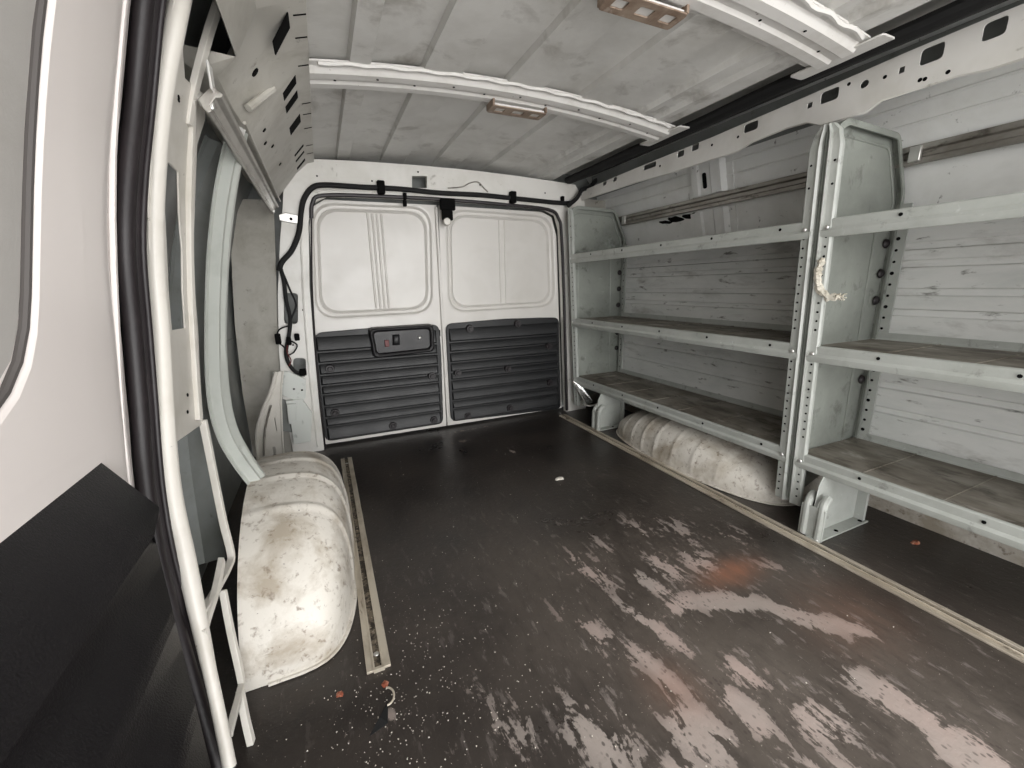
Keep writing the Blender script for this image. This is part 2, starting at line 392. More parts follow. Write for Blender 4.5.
m = MB(); m.box(-.14, 1.48, -.15, 2.172, 1.335, 1.345); m.build('outer_roof', M['roof'], bpy.data.objects['ceiling'])
# outer skins
def skin(name, prof, m_, side, y0, y1):
    m = MB(); P = [(x, z) for z, x in prof]
    P = P if side > 0 else P[::-1]
    m.sheet(P, lambda u, v, t: (u, t, v), [y0 + (y1 - y0) * i / 6 for i in range(7)], -.008 )
    return m.build(name, m_, smooth=True)
wl_ = struct(skin('wall_left', LSKIN, M['skin'], -1, -.45, 2.2), 'grey quarter panel skin behind the sliding door opening')
wr_ = struct(skin('wall_right', RSKIN, M['rwall'], 1, -.30, 2.2), 'white side wall of the van behind the shelving')
# crease lines / panel pressings on the left skin
m = MB()
for pts in ([(228, 341), (243, 336), (262, 329)],):
    q = [at_prof(px, py, LSKIN, .003) for px, py in pts]; m.tube(q, .003, 6, 1)
q = [at_prof(px, py, LSKIN, .004) for px, py in ((262, 215), (262, 300), (262, 328))]; m.tube(q, .004, 6, 2)
m.build('pressing', M['skin'], wl_, True)
# right wall details: swage lines, black smear
m = MB()
for z, dx in ((1.203, .004), (1.155, .003)):
    x = lerp_prof(RSKIN, z); m.tube([(x - .001, -.28, z), (x - .001, 2.1, z)], .004, 6, 1)
m.build('swage_line', M['rwall'], wr_, True)
m = MB()
for (px0, px1, py, h) in ((655, 668, 222, 2.2), (664, 680, 219, 3.2), (678, 692, 216, 3.0), (688, 700, 214, 2.4)):
    pts = []
    for i in range(13):
        t = i / 12 * 2 * math.pi
        a = at_prof2 = None
        px = (px0 + px1) / 2 + (px1 - px0) / 2 * math.cos(t); pyy = py + h * math.sin(t) * random.uniform(.6, 1.1)
        r_ = ray(px, pyy); p = CAM + r_ * (1.552 / r_.x); p.x = lerp_prof(RSKIN, p.z) - .001
        pts.append((p.y, p.z))
    m.plate(pts[:-1], [], lambda u, v, t: (lerp_prof(RSKIN, v) - .0015 + t, u, v), .001)
part(m.build('adhesive_smear', M['black'], wr_), 'black adhesive residue smear')
# lower inner sill on the right side behind the shelving
m = MB()
m.sheet([(1.60, -.001), (1.595, .10), (1.60, .20), (1.64, .24)], lambda u, v, t: (u, t, v), [-.28, 0, .6, .72], .004)
m.sheet([(1.60, -.001), (1.595, .10), (1.60, .20), (1.64, .24)], lambda u, v, t: (u, t, v), [1.62, 1.8, 2.05], .004)
part(m.build('sill_panel', M['arch'], wr_, True), 'white rust-flecked lower sill')

# rear frame (inverted U around the back doors)
hdr = [(x, 1.255 + .022 * (1 - ((x - .62) / .68) ** 2)) for x in (1.3, 1.15, .95, .75, .62, .45, .25, .1, -.02)]
outer = [(-.195, 0), (-.205, .30), (-.19, .50), (-.165, .72), (-.13, .93), (-.10, 1.08), (-.08, 1.2)] + hdr[::-1] + [(1.36, 1.18), (1.385, .95), (1.40, .5), (1.40, 0)]
inner = [(1.262, 0), (1.25, .25), (1.228, .70), (1.21, 1.03), (1.185, 1.10), (1.12, 1.125), (.85, 1.132), (.56, 1.134), (.30, 1.130), (.07, 1.122), (.01, 1.09), (-.012, 1.02), (-.04, .75), (-.053, .5), (-.062, .25), (-.066, 0)]
YB = 2.04
def oval(px0, px1, py0, py1, y, r=.35):
    a = at(px0, py0, 1, y); b = at(px1, py0, 1, y); c = at(px1, py1, 1, y); d = at(px0, py1, 1, y)
    return rp([(q.x, q.z) for q in (a, b, c, d)], r * .05, 5)
wbh = [oval(284, 298, 293, 324, YB), oval(293, 306, 358, 377, YB), oval(412, 427, 176, 188, YB, .1)]
m = MB(); m.plate(outer + inner, wbh, XZ(YB), .03)
wb = struct(m.build('wall_back', M['paint'], bevel=.006), 'white painted steel frame around the rear doors')
m = MB(); m.box(-.40, 1.66, 2.165, 2.172, -.02, 1.345); m.build('outer_skin', M['skin'], wb)
m = MB()   # side returns of the rear pillars towards the outer skins
m.sheet([(-.197, YB + .02), (-.25, YB + .05), (-.36, YB + .06)], lambda u, v, t: (u + .10 * max(0, (t - .45)) , v, t), [0, .3, .6, .9, 1.1], .004)
m.sheet([(1.398, YB + .02), (1.46, YB + .05), (1.64, YB + .06)], lambda u, v, t: (u - .06 * max(0, (t - .45)), v, t), [0, .3, .6, .9, 1.1, 1.2], .004)
m.build('pillar_return', M['cant'], wb, True)
m = MB()   # pressed step following the opening
m.tube([(x + .0, YB - .002, z) for x, z in [(-.092, 0.02), (-.088, .25), (-.08, .5), (-.066, .75), (-.04, 1.02), (-.015, 1.105), (.05, 1.143), (.30, 1.152), (.56, 1.155), (.85, 1.153), (1.13, 1.146), (1.2, 1.125)]], .005, 6, 4)
m.build('pressed_step', M['paint'], wb, True)
m = MB()
for px, py in ((372, 181), (300, 235), (418, 172), (480, 185), (545, 193), (317, 176), (303, 310), (293, 345)):
    p = at(px, py, 1, YB - .001); m.cyl(p, (0, -1, 0), .004, .001, 10)
absorb(m, M['black'], wb)

# ---- rear doors
YD = 2.085
def rear_door(name, outline, win, swx, label):
    d = MB(); rw = rp(win, .10, 8)
    d.plate(outline, [rw], XZ(YD), .012)
    r = lambda dd, y: [(u, y, v) for u, v in inset(rw, dd)]
    d.loft([r(0, YD), r(.008, YD + .002), r(.016, YD + .016), r(.026, YD + .018), r(.030, YD + .014), r(.040, YD + .026)], False, True)
    root = d.build(name, M['door_paint'], smooth=True, angle=30)
    struct(root, label)
    m = MB()
    for x in swx:
        z0 = min(v for u, v in win) + .045; z1 = max(v for u, v in win) - .045
        m.prism([(x - .006, 0), (x + .006, 0), (x + .002, -.006), (x - .002, -.006)], lambda u, v, t: (u, YD + .027 + v, t), z0, z1)
    m.build('window_swage', M['door_paint'], root, bevel=.0015)
    return root
d1 = rear_door('door_1', [(-.060, .012), (.538, .012), (.545, .5), (.550, 1.0), (.552, 1.12), (.06, 1.115), (.005, 1.08), (-.012, 1.0), (-.05, .5)],
               [(-.042, .598), (.512, .606), (.534, 1.118), (.000, 1.110)], (.235, .255, .275, .295), 'left rear door, white painted upper panel')
d2 = rear_door('door_2', [(.546, .012), (1.255, .012), (1.235, .5), (1.212, 1.0), (1.18, 1.095), (1.12, 1.118), (.560, 1.12), (.552, .5)],
               [(.578, .602), (1.218, .612), (1.196, 1.108), (.592, 1.116)], (.885, .915), 'right rear door, white painted upper panel')
YT = YD - .003
def trim_panel(root, outline, planks, xl, xr, clips, label):
    m = MB(); m.plate(rp(outline, .035, 5), [], XZ(YT - .010), .010)
    for (z0, z1) in planks:
        xa = xl(z0) + .008; xb = xr(z0) - .008
        # each plank: sloped face like moulded weatherboard
        m.loft([[(xa, YT - .0095, z0), (xb, YT - .0095, z0), (xb, YT - .0095, z1), (xa, YT - .0095, z1)],
                [(xa + .006, YT - .021, z0 + .006), (xb - .006, YT - .021, z0 + .006), (xb - .006, YT - .016, z1 - .008), (xa + .006, YT - .016, z1 - .008)]], False, True)
    o = m.build('trim_panel', M['plastic'], root, bevel=.002); part(o, label)
    for px, py in clips:
        c = MB(); p = at(px, py, 1, YT - .020)
        c.cyl((p.x, YT - .008, p.z), (0, -1, 0), .023, .018, 18, r2=.018); c.cyl((p.x, YT - .025, p.z), (0, -1, 0), .012, .007, 14, r2=.009)
        c.build('clip', M['rubber'], o, smooth=True, angle=40)
    return o
zs = [.035, .105, .150, .205, .262, .305, .355, .410, .462, .535]
t1 = trim_panel(d1, [(-.058, .030), (.520, .030), (.530, .38), (.530, .45), (.527, .555), (.30, .560), (.12, .553), (-.045, .548)],
                [(zs[i], zs[i + 1] - .006) for i in range(9)], lambda z: -.052, lambda z: .518,
                [(330, 369), (335, 413), (432, 376), (434, 420), (393, 426)], 'black ribbed plastic lower trim')
t2 = trim_panel(d2, [(.562, .035), (1.245, .012), (1.225, .558), (.90, .566), (.562, .556)],
                [(zs[i] + .002, zs[i + 1] - .004) for i in range(9)], lambda z: .567, lambda z: 1.232 - .02 * z,
                [(470, 329), (518, 324), (549, 346), (458, 373), (508, 369), (550, 383), (468, 416), (510, 408)], 'black ribbed plastic lower trim, scuffed')
# inner door handle in the left trim
m = MB(); hc = [at(px, py, 1, YT - .03) for px, py in ((369, 329), (433, 325), (434, 351), (374, 358))]
ho = rp([(p.x, p.z) for p in (hc[3], hc[2], hc[1], hc[0])], .025, 5)
r = lambda dd, y: [(u, y, v) for u, v in inset(ho, dd)]
m.loft([r(-.006, YT - .012), r(0, YT - .036), r(.006, YT - .040), r(.014, YT - .036), r(.018, YT - .022)], False, True)
hd = m.build('handle', M['plastic2'], t1, bevel=.001)
m = MB(); p = at(396, 340, 1, YT - .03); m.loft([[(p.x + dx * s_, YT - .022 - dy, p.z + dz * s_) for dx, dz in ((-.018, -.026), (.018, -.026), (.020, .026), (-.014, .026))] for s_, dy in ((1, 0), (.9, .012), (.55, .018))], False, True)
m.build('lever', M['plastic'], hd, bevel=.003)
m = MB(); p = at(387, 343, 1, YT - .03); m.box(p.x - .010, p.x + .010, YT - .031, YT - .020, p.z - .018, p.z + .014)
m.build('lock_tab', M['red'], hd, bevel=.002)
m = MB(); p = at(420, 338, 1, YT - .03); m.dome((p.x, YT - .024, p.z), (0, -1, 0), .009, .006)
m.build('screw', M['bright'], hd, smooth=True)
m = MB(); p = at(438, 333, 1, YD); m.box(p.x - .006, p.x + .010, YD - .012, YD, p.z - .016, p.z + .016)
m.build('latch_block', M['black'], d1, bevel=.002)
m = MB(); m.box(.5405, .5535, YD - .014, YD - .001, .03, 1.11); part(m.build('meeting_strip', M['door_paint'], d2, bevel=.004), 'white strip where the doors meet')

# seal round the rear doorway
m = MB()
m.tube([(.00, 2.035, 1.03), (.012, 2.033, 1.09), (.06, 2.033, 1.122), (.30, 2.033, 1.133), (.56, 2.033, 1.137), (.85, 2.033, 1.133), (1.13, 2.033, 1.122), (1.195, 2.033, 1.08), (1.213, 2.033, 1.0), (1.232, 2.033, .70), (1.252, 2.033, .25), (1.262, 2.033, .01)], .0085, 8, 5)
m.tube([(.00, 2.035, 1.03), (-.03, 2.035, .75), (-.046, 2.035, .5), (-.056, 2.035, .25), (-.060, 2.035, .01)], .0035, 8, 4)
thing(m.build('door_seal', M['rubber'], smooth=True), 'thin black rubber seal running around the opening of the rear doors', 'door seal')
# centre top latch
e = thing(empty('door_latch', (.59, 2.03, 1.13)), 'black top door latch with grey tip hanging between the two rear doors', 'latch')
def pin(m, name, m_, e, **k): o = m.build(name, m_, e, **k); o.location = -e.location; return o
m = MB(); m.box(.553, .625, 2.014, 2.04, 1.09, 1.14); m.box(.560, .612, 2.018, 2.036, 1.045, 1.10)
pin(m, 'latch_body', M['black'], e, bevel=.005)
m = MB(); m.cyl((.580, 2.012, 1.038), (0, 1, 0), .018, .02, 16); pin(m, 'latch_tip', M['galv'], e, bevel=.003)

# ================================================================ SLIDING DOOR (left foreground)
SP = [(-.2, -.19), (0, -.222), (.12, -.243), (.25, -.256), (.43, -.262), (.62, -.254), (.80, -.232), (.96, -.203), (1.10, -.165), (1.30, -.105)]
FP = [(-.2, -.165), (0, -.190), (.10, -.206), (.20, -.220), (.35, -.234), (.50, -.238), (.70, -.230), (.87, -.208), (1.0, -.178), (1.12, -.140), (1.30, -.085)]
SEALPX = [(158, -60), (147, 0), (138, 100), (130, 180), (128, 250), (135, 330), (141, 400), (145, 455), (150, 500), (161, 560), (184, 640), (202, 700), (222, 768)]
TUBEPX = [(196, -70), (181, -5), (162, 100), (154, 200), (155, 270), (160, 330), (164, 400), (167, 450), (173, 500), (186, 560), (203, 640), (216, 700), (230, 768)]
def smooth_prof(prof):
    q = [Vector((x, z, 0)) for z, x in prof]; out = []
    for i in range(len(q) - 1):
        a = q[max(i - 1, 0)]; b = q[i]; c = q[i + 1]; d = q[min(i + 2, len(q) - 1)]
        for k in range(6):
            t = k / 6; p = .5 * ((2 * b) + (c - a) * t + (2 * a - 5 * b + 4 * c - d) * t * t + (3 * b - a - 3 * c + d) * t ** 3); out.append((p.y, p.x))
    return out + [prof[-1]]
SP = smooth_prof(SP); FP = smooth_prof(FP)
SEALP = [at_prof(px, py, SP) for px, py in SEALPX]
TUBEP = [at_prof(px, py, FP) for px, py in TUBEPX]
def sp(z, o=0.0): return lerp_prof(SP, z) + o
YS = .705; YW = .60
def yseal(z):
    q = sorted([(p.z, p.y) for p in SEALP]); return lerp_prof(q, z)
def side_plate(m, outline, holes, o, th, mi=0):
    """subdivide outlines so that they follow the curved side"""
    def dens(l):
        out = []
        for i in range(len(l)):
            a = Vector(l[i]); b = Vector(l[(i + 1) % len(l)]); n = max(1, int((b - a).length / .06))
            out += [tuple(a.lerp(b, k / n)) for k in range(n)]
        return out
    m.plate(dens(outline), [dens(h) for h in holes], lambda u, v, t: (sp(v, o) + t, u, v), th, mi)
# panel swept strip by strip in z so it follows the tumblehome; window recess on the far left
zz = [.02 + .05 * k for k in range(26)]
m = MB()
def row(y, o): return [(sp(z, o), y - YS + yseal(z) - .030, z) for z in zz]
cols = [row(YS + .01, -.045), row(YS + .005, -.012), row(YS - .01, -.002), row(YS - .035, -.004), row(YS - .05, .006), row(YS - .065, .010), row(YS - .085, .012), [(sp(z, .012), YW, z) for z in zz]]
n = len(zz); vs = [p for c in cols for p in c]; fs = []
for c in range(len(cols) - 1):
    for i in range(n - 1): a = c * n + i; fs.append((a, a + 1, a + n + 1, a + n))
m.faces(vs, fs)
# lower belt below the window, with rounded window corner (z .64) going forward
def wedge():
    # window outline in (y, z): leaning rear edge, rounded lower rear corner
    e_ = [at_prof(px, py, SP, .012) for px, py in ((60, -40), (55, 0), (49, 50), (45, 100), (42, 150), (40, 200), (39, 250), (38, 300), (36, 335), (30, 368), (18, 398), (0, 424), (-25, 444), (-60, 462))]
    pts = [(p.y, p.z) for p in e_]; yl, zl_ = pts[-1]
    return [(pts[0][0] + .01, 1.27)] * (pts[0][1] < 1.26) + pts + [(yl - .10, zl_ - .004), (.0, zl_ - .004), (-.45, zl_ - .004)]
wp = wedge()

outl = [(YW, 1.27), (YW, .58), (-.45, .58)] + wp[::-1]
m.loft([[(sp(z, .012), y, z) for z in (.02, .1, .15, .2, .25, .3, .35, .4, .45, .5, .55, .585)] for y in (-.45, 0, .3, YW)], False, False, False)
d_ = []
side_plate(m, outl, [], .012, .001)
edge = [(sp(z, .013), y, z) for y, z in wp]
def shift(dy, dz, o): return [(sp(z, o), y - dy, z + dz) for y, z in wp]
m.loft([edge, shift(.003, .003, .0115), shift(.005, .005, .0060), shift(.020, .020, .0052)], False, False, False)
d3 = struct(m.build('door_3', M['slide_paint'], smooth=True, angle=50), 'closed sliding side door, white painted inner panel')
m = MB(); zb_ = [.60, .66, .72, .80, .88, .96, 1.03, 1.10, 1.20, 1.29]
m.loft([[(sp(z, o_), y, z) for z in zb_] for y, o_ in ((-.46, -.02), (-.1, -.012), (.2, -.002), (.4, .004), (.60, .0055))], False, False, False)
part(m.build('window_blank', M['grey_panel'], d3, smooth=True), 'grey blanking panel in the window opening')
m = MB(); m.tube(shift(.0065, .0065, .0085), .0036, 8, 1); m.build('window_edge_shade', M['edge_shade'], d3, smooth=True)  # dark tube imitating the soft shadow just inside the window edge
m = MB(); m.tube([(sp(z, .004), yseal(z) - .030 - .044 + .004 * math.sin(z * 9), z) for z in (.05, .3, .5, .7, .9, 1.1, 1.25)], .005, 6, 3)
m.build('pressed_bead', M['slide_paint'], d3, True)
# black door card, horizontal ribs
cp = [(-.275, .560), (-.252, .563), (-.205, .488), (-.200, .474), (-.236, .468), (-.244, .455), (-.243, .412), (-.232, .388), (-.208, .362), (-.204, .352), (-.232, .347), (-.240, .332), (-.238, .292), (-.226, .264), (-.200, .238), (-.196, .228), (-.220, .218), (-.228, .200), (-.224, .175), (-.205, .135), (-.188, .11), (-.184, .095), (-.205, .07), (-.200, .02), (-.275, .02)]
m = MB()
def card(u, v, t):
    ye = 2.72 * abs(u) if v < .48 else .588
    if t > .4: t = .4 + (t - .4) * (ye - .4) / .2
    return (u, t, v)
P = cp; ts = [-.45, .0, .2, .4, .5, .6]
nP = len(P); vs = [card(u, v, t) for t in ts for u, v in P]; fs = []
for k in range(len(ts) - 1):
    for i in range(nP): j = (i + 1) % nP; fs.append((k * nP + i, k * nP + j, (k + 1) * nP + j, (k + 1) * nP + i))
m.faces(vs, fs); 
# end caps
e0 = [(u, ts[-1], v) for u, v in []]
m.b.verts.ensure_lookup_table()
try:
    m.b.faces.new([m.b.verts[(len(ts) - 1) * nP + i] for i in range(nP)]); m.b.faces.new([m.b.verts[i] for i in range(nP)][::-1])
except ValueError: pass
card_o = part(m.build('door_card', M['plastic2'], d3, smooth=True, angle=42), 'textured black plastic lower door card with horizontal steps')
# notch lug at the top rear corner of the card
m = MB(); m.cyl((-.262, .565, .505), (1, 0, 0), .022, .03, 18); m.build('card_plug', M['plastic2'], card_o, bevel=.004)

# big rubber seal of the sliding door
e = thing(empty('sliding_door_seal', (-.22, SEALP[-1].y, 0)), 'thick black rubber seal standing along the rear edge of the sliding door', 'door seal')
m = MB(); m.tube(SEALP, .0185, 14, 4); pin(m, 'seal_bulb', M['rubber'], e, smooth=True, angle=60)
m = MB(); m.tube([p + Vector((.004, -.022, 0)) for p in SEALP], .011, 10, 4); m.tube([p + Vector((.002, .020, 0)) for p in SEALP], .010, 8, 4); pin(m, 'seal_edge', M['rubber'], e, smooth=True, angle=60)
m = MB(); m.tube([p + Vector((.0180, -.006, 0)) for p in SEALP], .004, 8, 4); pin(m, 'seal_lip', M['rubber'], e, smooth=True, angle=60)

# aperture frame behind the seal
def fp(px, py, o=.0): p = at_prof(px, py, FP, o); return (p.y, p.z)
def bar(m, pts, w_, o, th=.010, w2=None):
    Q = catmull([Vector(at_prof(px, py, FP, o)) for px, py in pts], 4) if len(pts) > 2 else [Vector(at_prof(px, py, FP, o)) for px, py in pts]
    rings = []
    for i, p in enumerate(Q):
        d = (Q[min(i + 1, len(Q) - 1)] - Q[max(i - 1, 0)]).normalized(); nrm = Vector((1, -.25, 0)).normalized(); s_ = d.cross(nrm).normalized()
        ww = w_ + ((w2 or w_) - w_) * i / (len(Q) - 1)
        a, b = s_ * ww / 2, nrm * th / 2
        rings.append([p - a - b, p + a - b, p + a * .8 + b, p - a * .8 + b])
    m.loft(rings, True, True)
def fplate(m, outline, holes, o, th):
    def dens(l):
        out = []
        for i in range(len(l)):
            a = Vector(l[i]); b = Vector(l[(i + 1) % len(l)]); n = max(1, int((b - a).length / .05))
            out += [tuple(a.lerp(b, k / n)) for k in range(n)]
        return out
    m.plate(dens(outline), [dens(h) for h in holes], lambda u, v, t: (lerp_prof(FP, v) + o + t, u, v), th)
m = MB()
m.tube(TUBEP, lambda q: .0130 if q < .76 else .0130 - .0042 * min(1, (q - .76) / .12), 12, 4)
fplate(m, [fp(*q) for q in ((176, 0), (190, 0), (184, 50), (186, 78), (192, 84), (205, 94), (206, 120), (198, 145), (196, 200), (199, 330), (204, 418), (203, 424), (176, 443), (166, 448), (158, 330), (150, 200), (160, 100))],
       [[fp(*q) for q in ((166, 161), (170, 163), (179, 172), (183, 250), (186, 328), (173, 330), (168, 250))]], -.004, .003)
bar(m, [(224, -12), (210, 30), (199, 70), (192, 100), (188, 125)], .016, .002)
bar(m, [(192, 100), (190, 150), (189, 240), (192, 330), (198, 420)], .013, .002, .012)
bar(m, [(203, 420), (213, 470), (223, 520), (231, 553), (229, 566), (215, 592), (203, 612)], .011, .0, .012)
bar(m, [(222, 560), (216, 590), (207, 618), (203, 634)], .016, .004, .010)
bar(m, [(223, 590), (231, 632), (241, 678), (240, 692), (232, 722), (229, 735)], .012, .0)
bar(m, [(240, 690), (246, 720), (252, 745), (258, 770)], .014, .0)
fr = struct(m.build('trim_1', M['frame'], bevel=.002), 'cream white aperture frame with pocket openings behind the sliding door seal')
m = MB()
for px, py in ((178, 97), (178, 100), (187, 395), (172, 400), (187, 412)):
    p = at_prof(px, py, FP, .000); m.cyl(p, (1, 0, 0), .0035, .002, 8)
absorb(m, M['black'], fr)
m = MB(); p = at_prof(200, 100, FP, .01)
m.cyl(p, (1, -.2, 0), .010, .008, 12); m.build('bolt', M['bright'], fr, smooth=True)
# black sheets standing in for deep shade in the cavity behind the frame
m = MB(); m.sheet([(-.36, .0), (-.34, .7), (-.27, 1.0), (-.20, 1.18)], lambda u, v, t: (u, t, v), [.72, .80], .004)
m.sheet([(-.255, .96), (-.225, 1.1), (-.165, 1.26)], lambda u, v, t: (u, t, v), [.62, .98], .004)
m.build('cavity_shade', M['black'], fr)

# ================================================================ CANT RAILS
# left: box rail with slots, tabs
lp = [(.035, 1.285), (.035, 1.248), (.008, 1.240), (-.035, 1.200), (-.115, 1.100), (-.150, 1.105), (-.215, 1.16)]
m = MB(); ysl = [-.15, .2, .35, .7, .96, 1.0, 1.155, 1.19, 1.4, 1.6, 1.9, 2.035]
def lcr(u, v, t):
    k = 1 if .3 < t < 1.16 else 0            # deeper pressed pocket in front of the ledge
    if t < .97 and u < -.11: u = -.088 - .002 * (u < -.12); v = 1.138
    elif -.16 < u < -.02: v = v + .018 * k; u = u - .012 * k
    return (u, t, v)
def lplate(seg0, seg1, holes):
    pass
m.sheet(lp[::-1], lcr, ysl, .004)
lc = struct(m.build('trim_2', M['cant'], bevel=.004), 'grey-white box section roof rail above the sliding door side')
m = MB()
def on_seg(a, b, y, s_, lift=.0015):
    u = a[0] + (b[0] - a[0]) * s_; v = a[1] + (b[1] - a[1]) * s_; nx, nz = (b[1] - a[1]), -(b[0] - a[0]); L = math.hypot(nx, nz)
    return Vector((u + nx / L * -lift * -1, y, v + nz / L * lift))
def slot_on(m, a, b, y0, y1, s0, s1, skew=0.0, lift=.002):
    q = [on_seg(a, b, y0, s0, lift), on_seg(a, b, y1, s0, lift), on_seg(a, b, y1 + skew, s1, lift), on_seg(a, b, y0 + skew, s1, lift)]
    q2 = [on_seg(a, b, y0, s0, -.001), on_seg(a, b, y1, s0, -.001), on_seg(a, b, y1 + skew, s1, -.001), on_seg(a, b, y0 + skew, s1, -.001)]
    m.loft([q2, q], True, True)
A_, B_ = (.008, 1.240), (-.035, 1.200)
for (y0, y1, sk) in ((.985, 1.035, .05), (1.235, 1.28, .035), (1.32, 1.365, .035), (1.48, 1.545, .035), (1.765, 1.785, .03), (1.84, 1.86, .03), (1.94, 1.97, .03)):
    slot_on(m, A_, B_, y0, y1, .12, .88, sk)
absorb(m, M['black'], lc)
m = MB()
for y in (.70, .90, 1.0, 1.08, 1.20, 1.42, 1.50, 1.62, 1.80, 1.9):
    slot_on(m, (.035, 1.248), (.008, 1.240), y, y + .004, .05, .9)
for (px, py, ww) in ((247, 42, 1), (241, 50, 1), (263, 83, 1), (264, 130, .6), (265, 143, .6), (272, 146, .6), (280, 164, .6)):
    s_ = .5
    best = None
    B2, C2 = (-.035, 1.200), (-.115, 1.100); r_ = ray(px, py)
    # ratio x / (z - .74) picks the spot on the face
    for k in range(60):
        q = k / 59; u = B2[0] + (C2[0] - B2[0]) * q; v = B2[1] + (C2[1] - B2[1]) * q
        er = abs(u / (v - .74) - r_.x / r_.z)
        if best is None or er < best[0]: best = (er, u, v, q)
    y = r_.y * (best[2] - .74) / r_.z
    if y < 1.15: u, _, v = lcr(best[1], best[2], y)
    else: u, v = best[1], best[2]
    nn = Vector((.100, 0, -.080)).normalized(); p = Vector((u, y, v)) - nn * .001
    m.cyl(p, nn, .010 * ww, .003, 10)
absorb(m, M['black'], lc)
m = MB()   # ledge bead where the pocket ends
m.tube([(-.046, 1.20, 1.186), (-.07, 1.18, 1.158), (-.098, 1.15, 1.122)], .008, 8, 3); m.build('pressed_ledge', M['cant'], lc, True)

# right: rail with a row of square holes
m = MB()
XR = 1.335
top = [(-.28, 1.262), (.5, 1.266), (.66, 1.263), (.86, 1.254), (1.2, 1.242), (1.6, 1.236), (2.03, 1.225)]
bot = [(2.03, 1.180), (1.6, 1.178), (1.40, 1.170), (1.20, 1.170), (1.09, 1.168), (1.04, 1.182), (.93, 1.188), (.87, 1.184), (.83, 1.164), (.72, 1.160), (.69, 1.176), (.55, 1.174), (.50, 1.166), (-.28, 1.164)]
H = lambda y, z, w_, h_, r_=.006: rect(y - w_ / 2, y + w_ / 2, z - h_ / 2, z + h_ / 2, r_, 3)
rholes = [H(.816, 1.232, .046, .030, .008), H(.602, 1.238, .042, .034, .008), H(.503, 1.240, .036, .034, .008), H(1.05, 1.228, .050, .026, .008), H(1.275, 1.230, .034, .022), H(1.345, 1.226, .034, .022), H(1.515, 1.224, .075, .020), H(1.75, 1.222, .03, .018), H(1.83, 1.221, .03, .018),
          H(.867, 1.226, .014, .014, .002), H(.656, 1.228, .012, .014, .002), H(.40, 1.24, .03, .034, .008), H(.25, 1.24, .03, .034, .008)]
rholes.append([(.733 + .010 * math.cos(k * math.pi / 6), 1.228 + .009 * math.sin(k * math.pi / 6)) for k in range(12)])
m.plate(top + bot, rholes, YZ(XR), .003)
# lower return to the wall, and upper lip
rb = bot[::-1]
m.loft([[(XR, y, z) for y, z in rb], [(XR + .006, y, z - .003) for y, z in rb], [(XR + .014, y, z + .004) for y, z in rb], [(XR + .05, y, z + .035) for y, z in rb], [(1.50, y, 1.262) for y, z in rb]], False, False, False)
m.loft([[(XR, y, z) for y, z in top], [(XR + .03, y, z + .006) for y, z in top]], False, False, False)
rc = struct(m.build('trim_3', M['paint'], smooth=True, angle=28), 'white box section roof rail with a row of square holes above the shelving')
m = MB(); m.sheet([(1.40, 1.19), (1.40, 1.30)], lambda u, v, t: (u, t, v), [-.28, 2.03], .003); m.box(1.337, 1.41, -.284, -.280, 1.175, 1.29); m.build('rail_backing', M['skin'], rc)  # the unseen end cap is added to keep daylight out of the rail
m = MB()
for px, py in ((849, 84), (885, 77), (712, 145), (660, 166), (920, 80), (925, 79), (948, 72), (738, 137)):
    r_ = ray(px, py); p = CAM + r_ * (XR / r_.x); m.cyl((XR + .001, p.y, p.z), (-1, 0, 0), .0045, .0015, 8)
absorb(m, M['black'], rc)
# black sleeve filling the gap between roof edge and rail
m = MB()
pts = [(1.246, y, 1.270 + .003 * math.sin(y * 9)) for y in (-.26, -.1, .3, .6, .9, 1.2, 1.5, 1.8, 2.02)]
m.tube(pts, .026, 10, 4, squash=.7); 
pts = [(1.300, y, 1.284 + .003 * math.sin(y * 13)) for y in (-.26, 0, .6, 1.2, 1.8, 2.02)]
m.tube(pts, .016, 10, 4)
thing(m.build('roof_edge_sleeve', M['cable'], smooth=True), 'thick black foam sleeve running along the roof edge above the shelving', 'foam sleeve')

# ================================================================ ROOF BEAMS
def roof_beam(name, y0, y1, label, xl, xr):
    m = MB()
    W = y1 - y0
    prof = [(y0, .0), (y0 + .020, -.001), (y0 + .032, -.014), (y0 + .055, -.016), (y0 + .062, -.010), (y1 - .062, -.010), (y1 - .055, -.016), (y1 - .030, -.016), (y1 - .018, -.002), (y1, .0)]
    xs = [xl + (xr - xl) * i / 24 for i in range(25)]
    rings = []
    for x in xs:
        zb = zroof(x) - .014
        rings.append([(x, y, zb + d) for y, d in prof] + [(x, y, zb + d + .004) for y, d in prof[::-1]])
    m.loft(rings, True, True)
    e_ = empty(name, (CX, (y0 + y1) / 2, 1.29)); thing(e_, label, 'roof beam', 'roof beams')
    bc_ = pin(m, 'beam_channel', M['beam'], e_, smooth=True, angle=25)
    # bead of sealant scalloped along the front edge
    m = MB(); pts = []
    for i in range(60):
        x = xl + .02 + (xr - xl - .04) * i / 59; pts.append((x, y0 + .004 + .004 * math.sin(i * 1.3), zroof(x) - .016))
    m.tube(pts, .006, 6, 1); pin(m, 'sealant_bead', M['beam'], e_, smooth=True)
    m = MB()
    for i in range(11):
        x = xl + .06 + (xr - xl - .12) * i / 10
        yy = y0 + (.043 if i % 2 else .075)
        m.cyl((x, yy, zroof(x) - .014 - (.0165 if i % 2 else .0105)), (0, 0, -1), .0035, .001, 8)
    absorb(m, M['black'], bc_)
    m = MB(); zr = zroof(xr) - .014   # end flanges
    for (x0_, x1_) in ((xr - .01, xr + .04),):
        m.plate(rect(x0_, x1_, y0 - .03, y1 + .035, .008), [], XY(zr - .008), .004)
    pin(m, 'end_flange', M['beam'], e_, bevel=.001)
    return e_
roof_beam('roof_beam', 1.23, 1.37, 'white pressed steel roof beam closer to the rear doors', .035, 1.19)
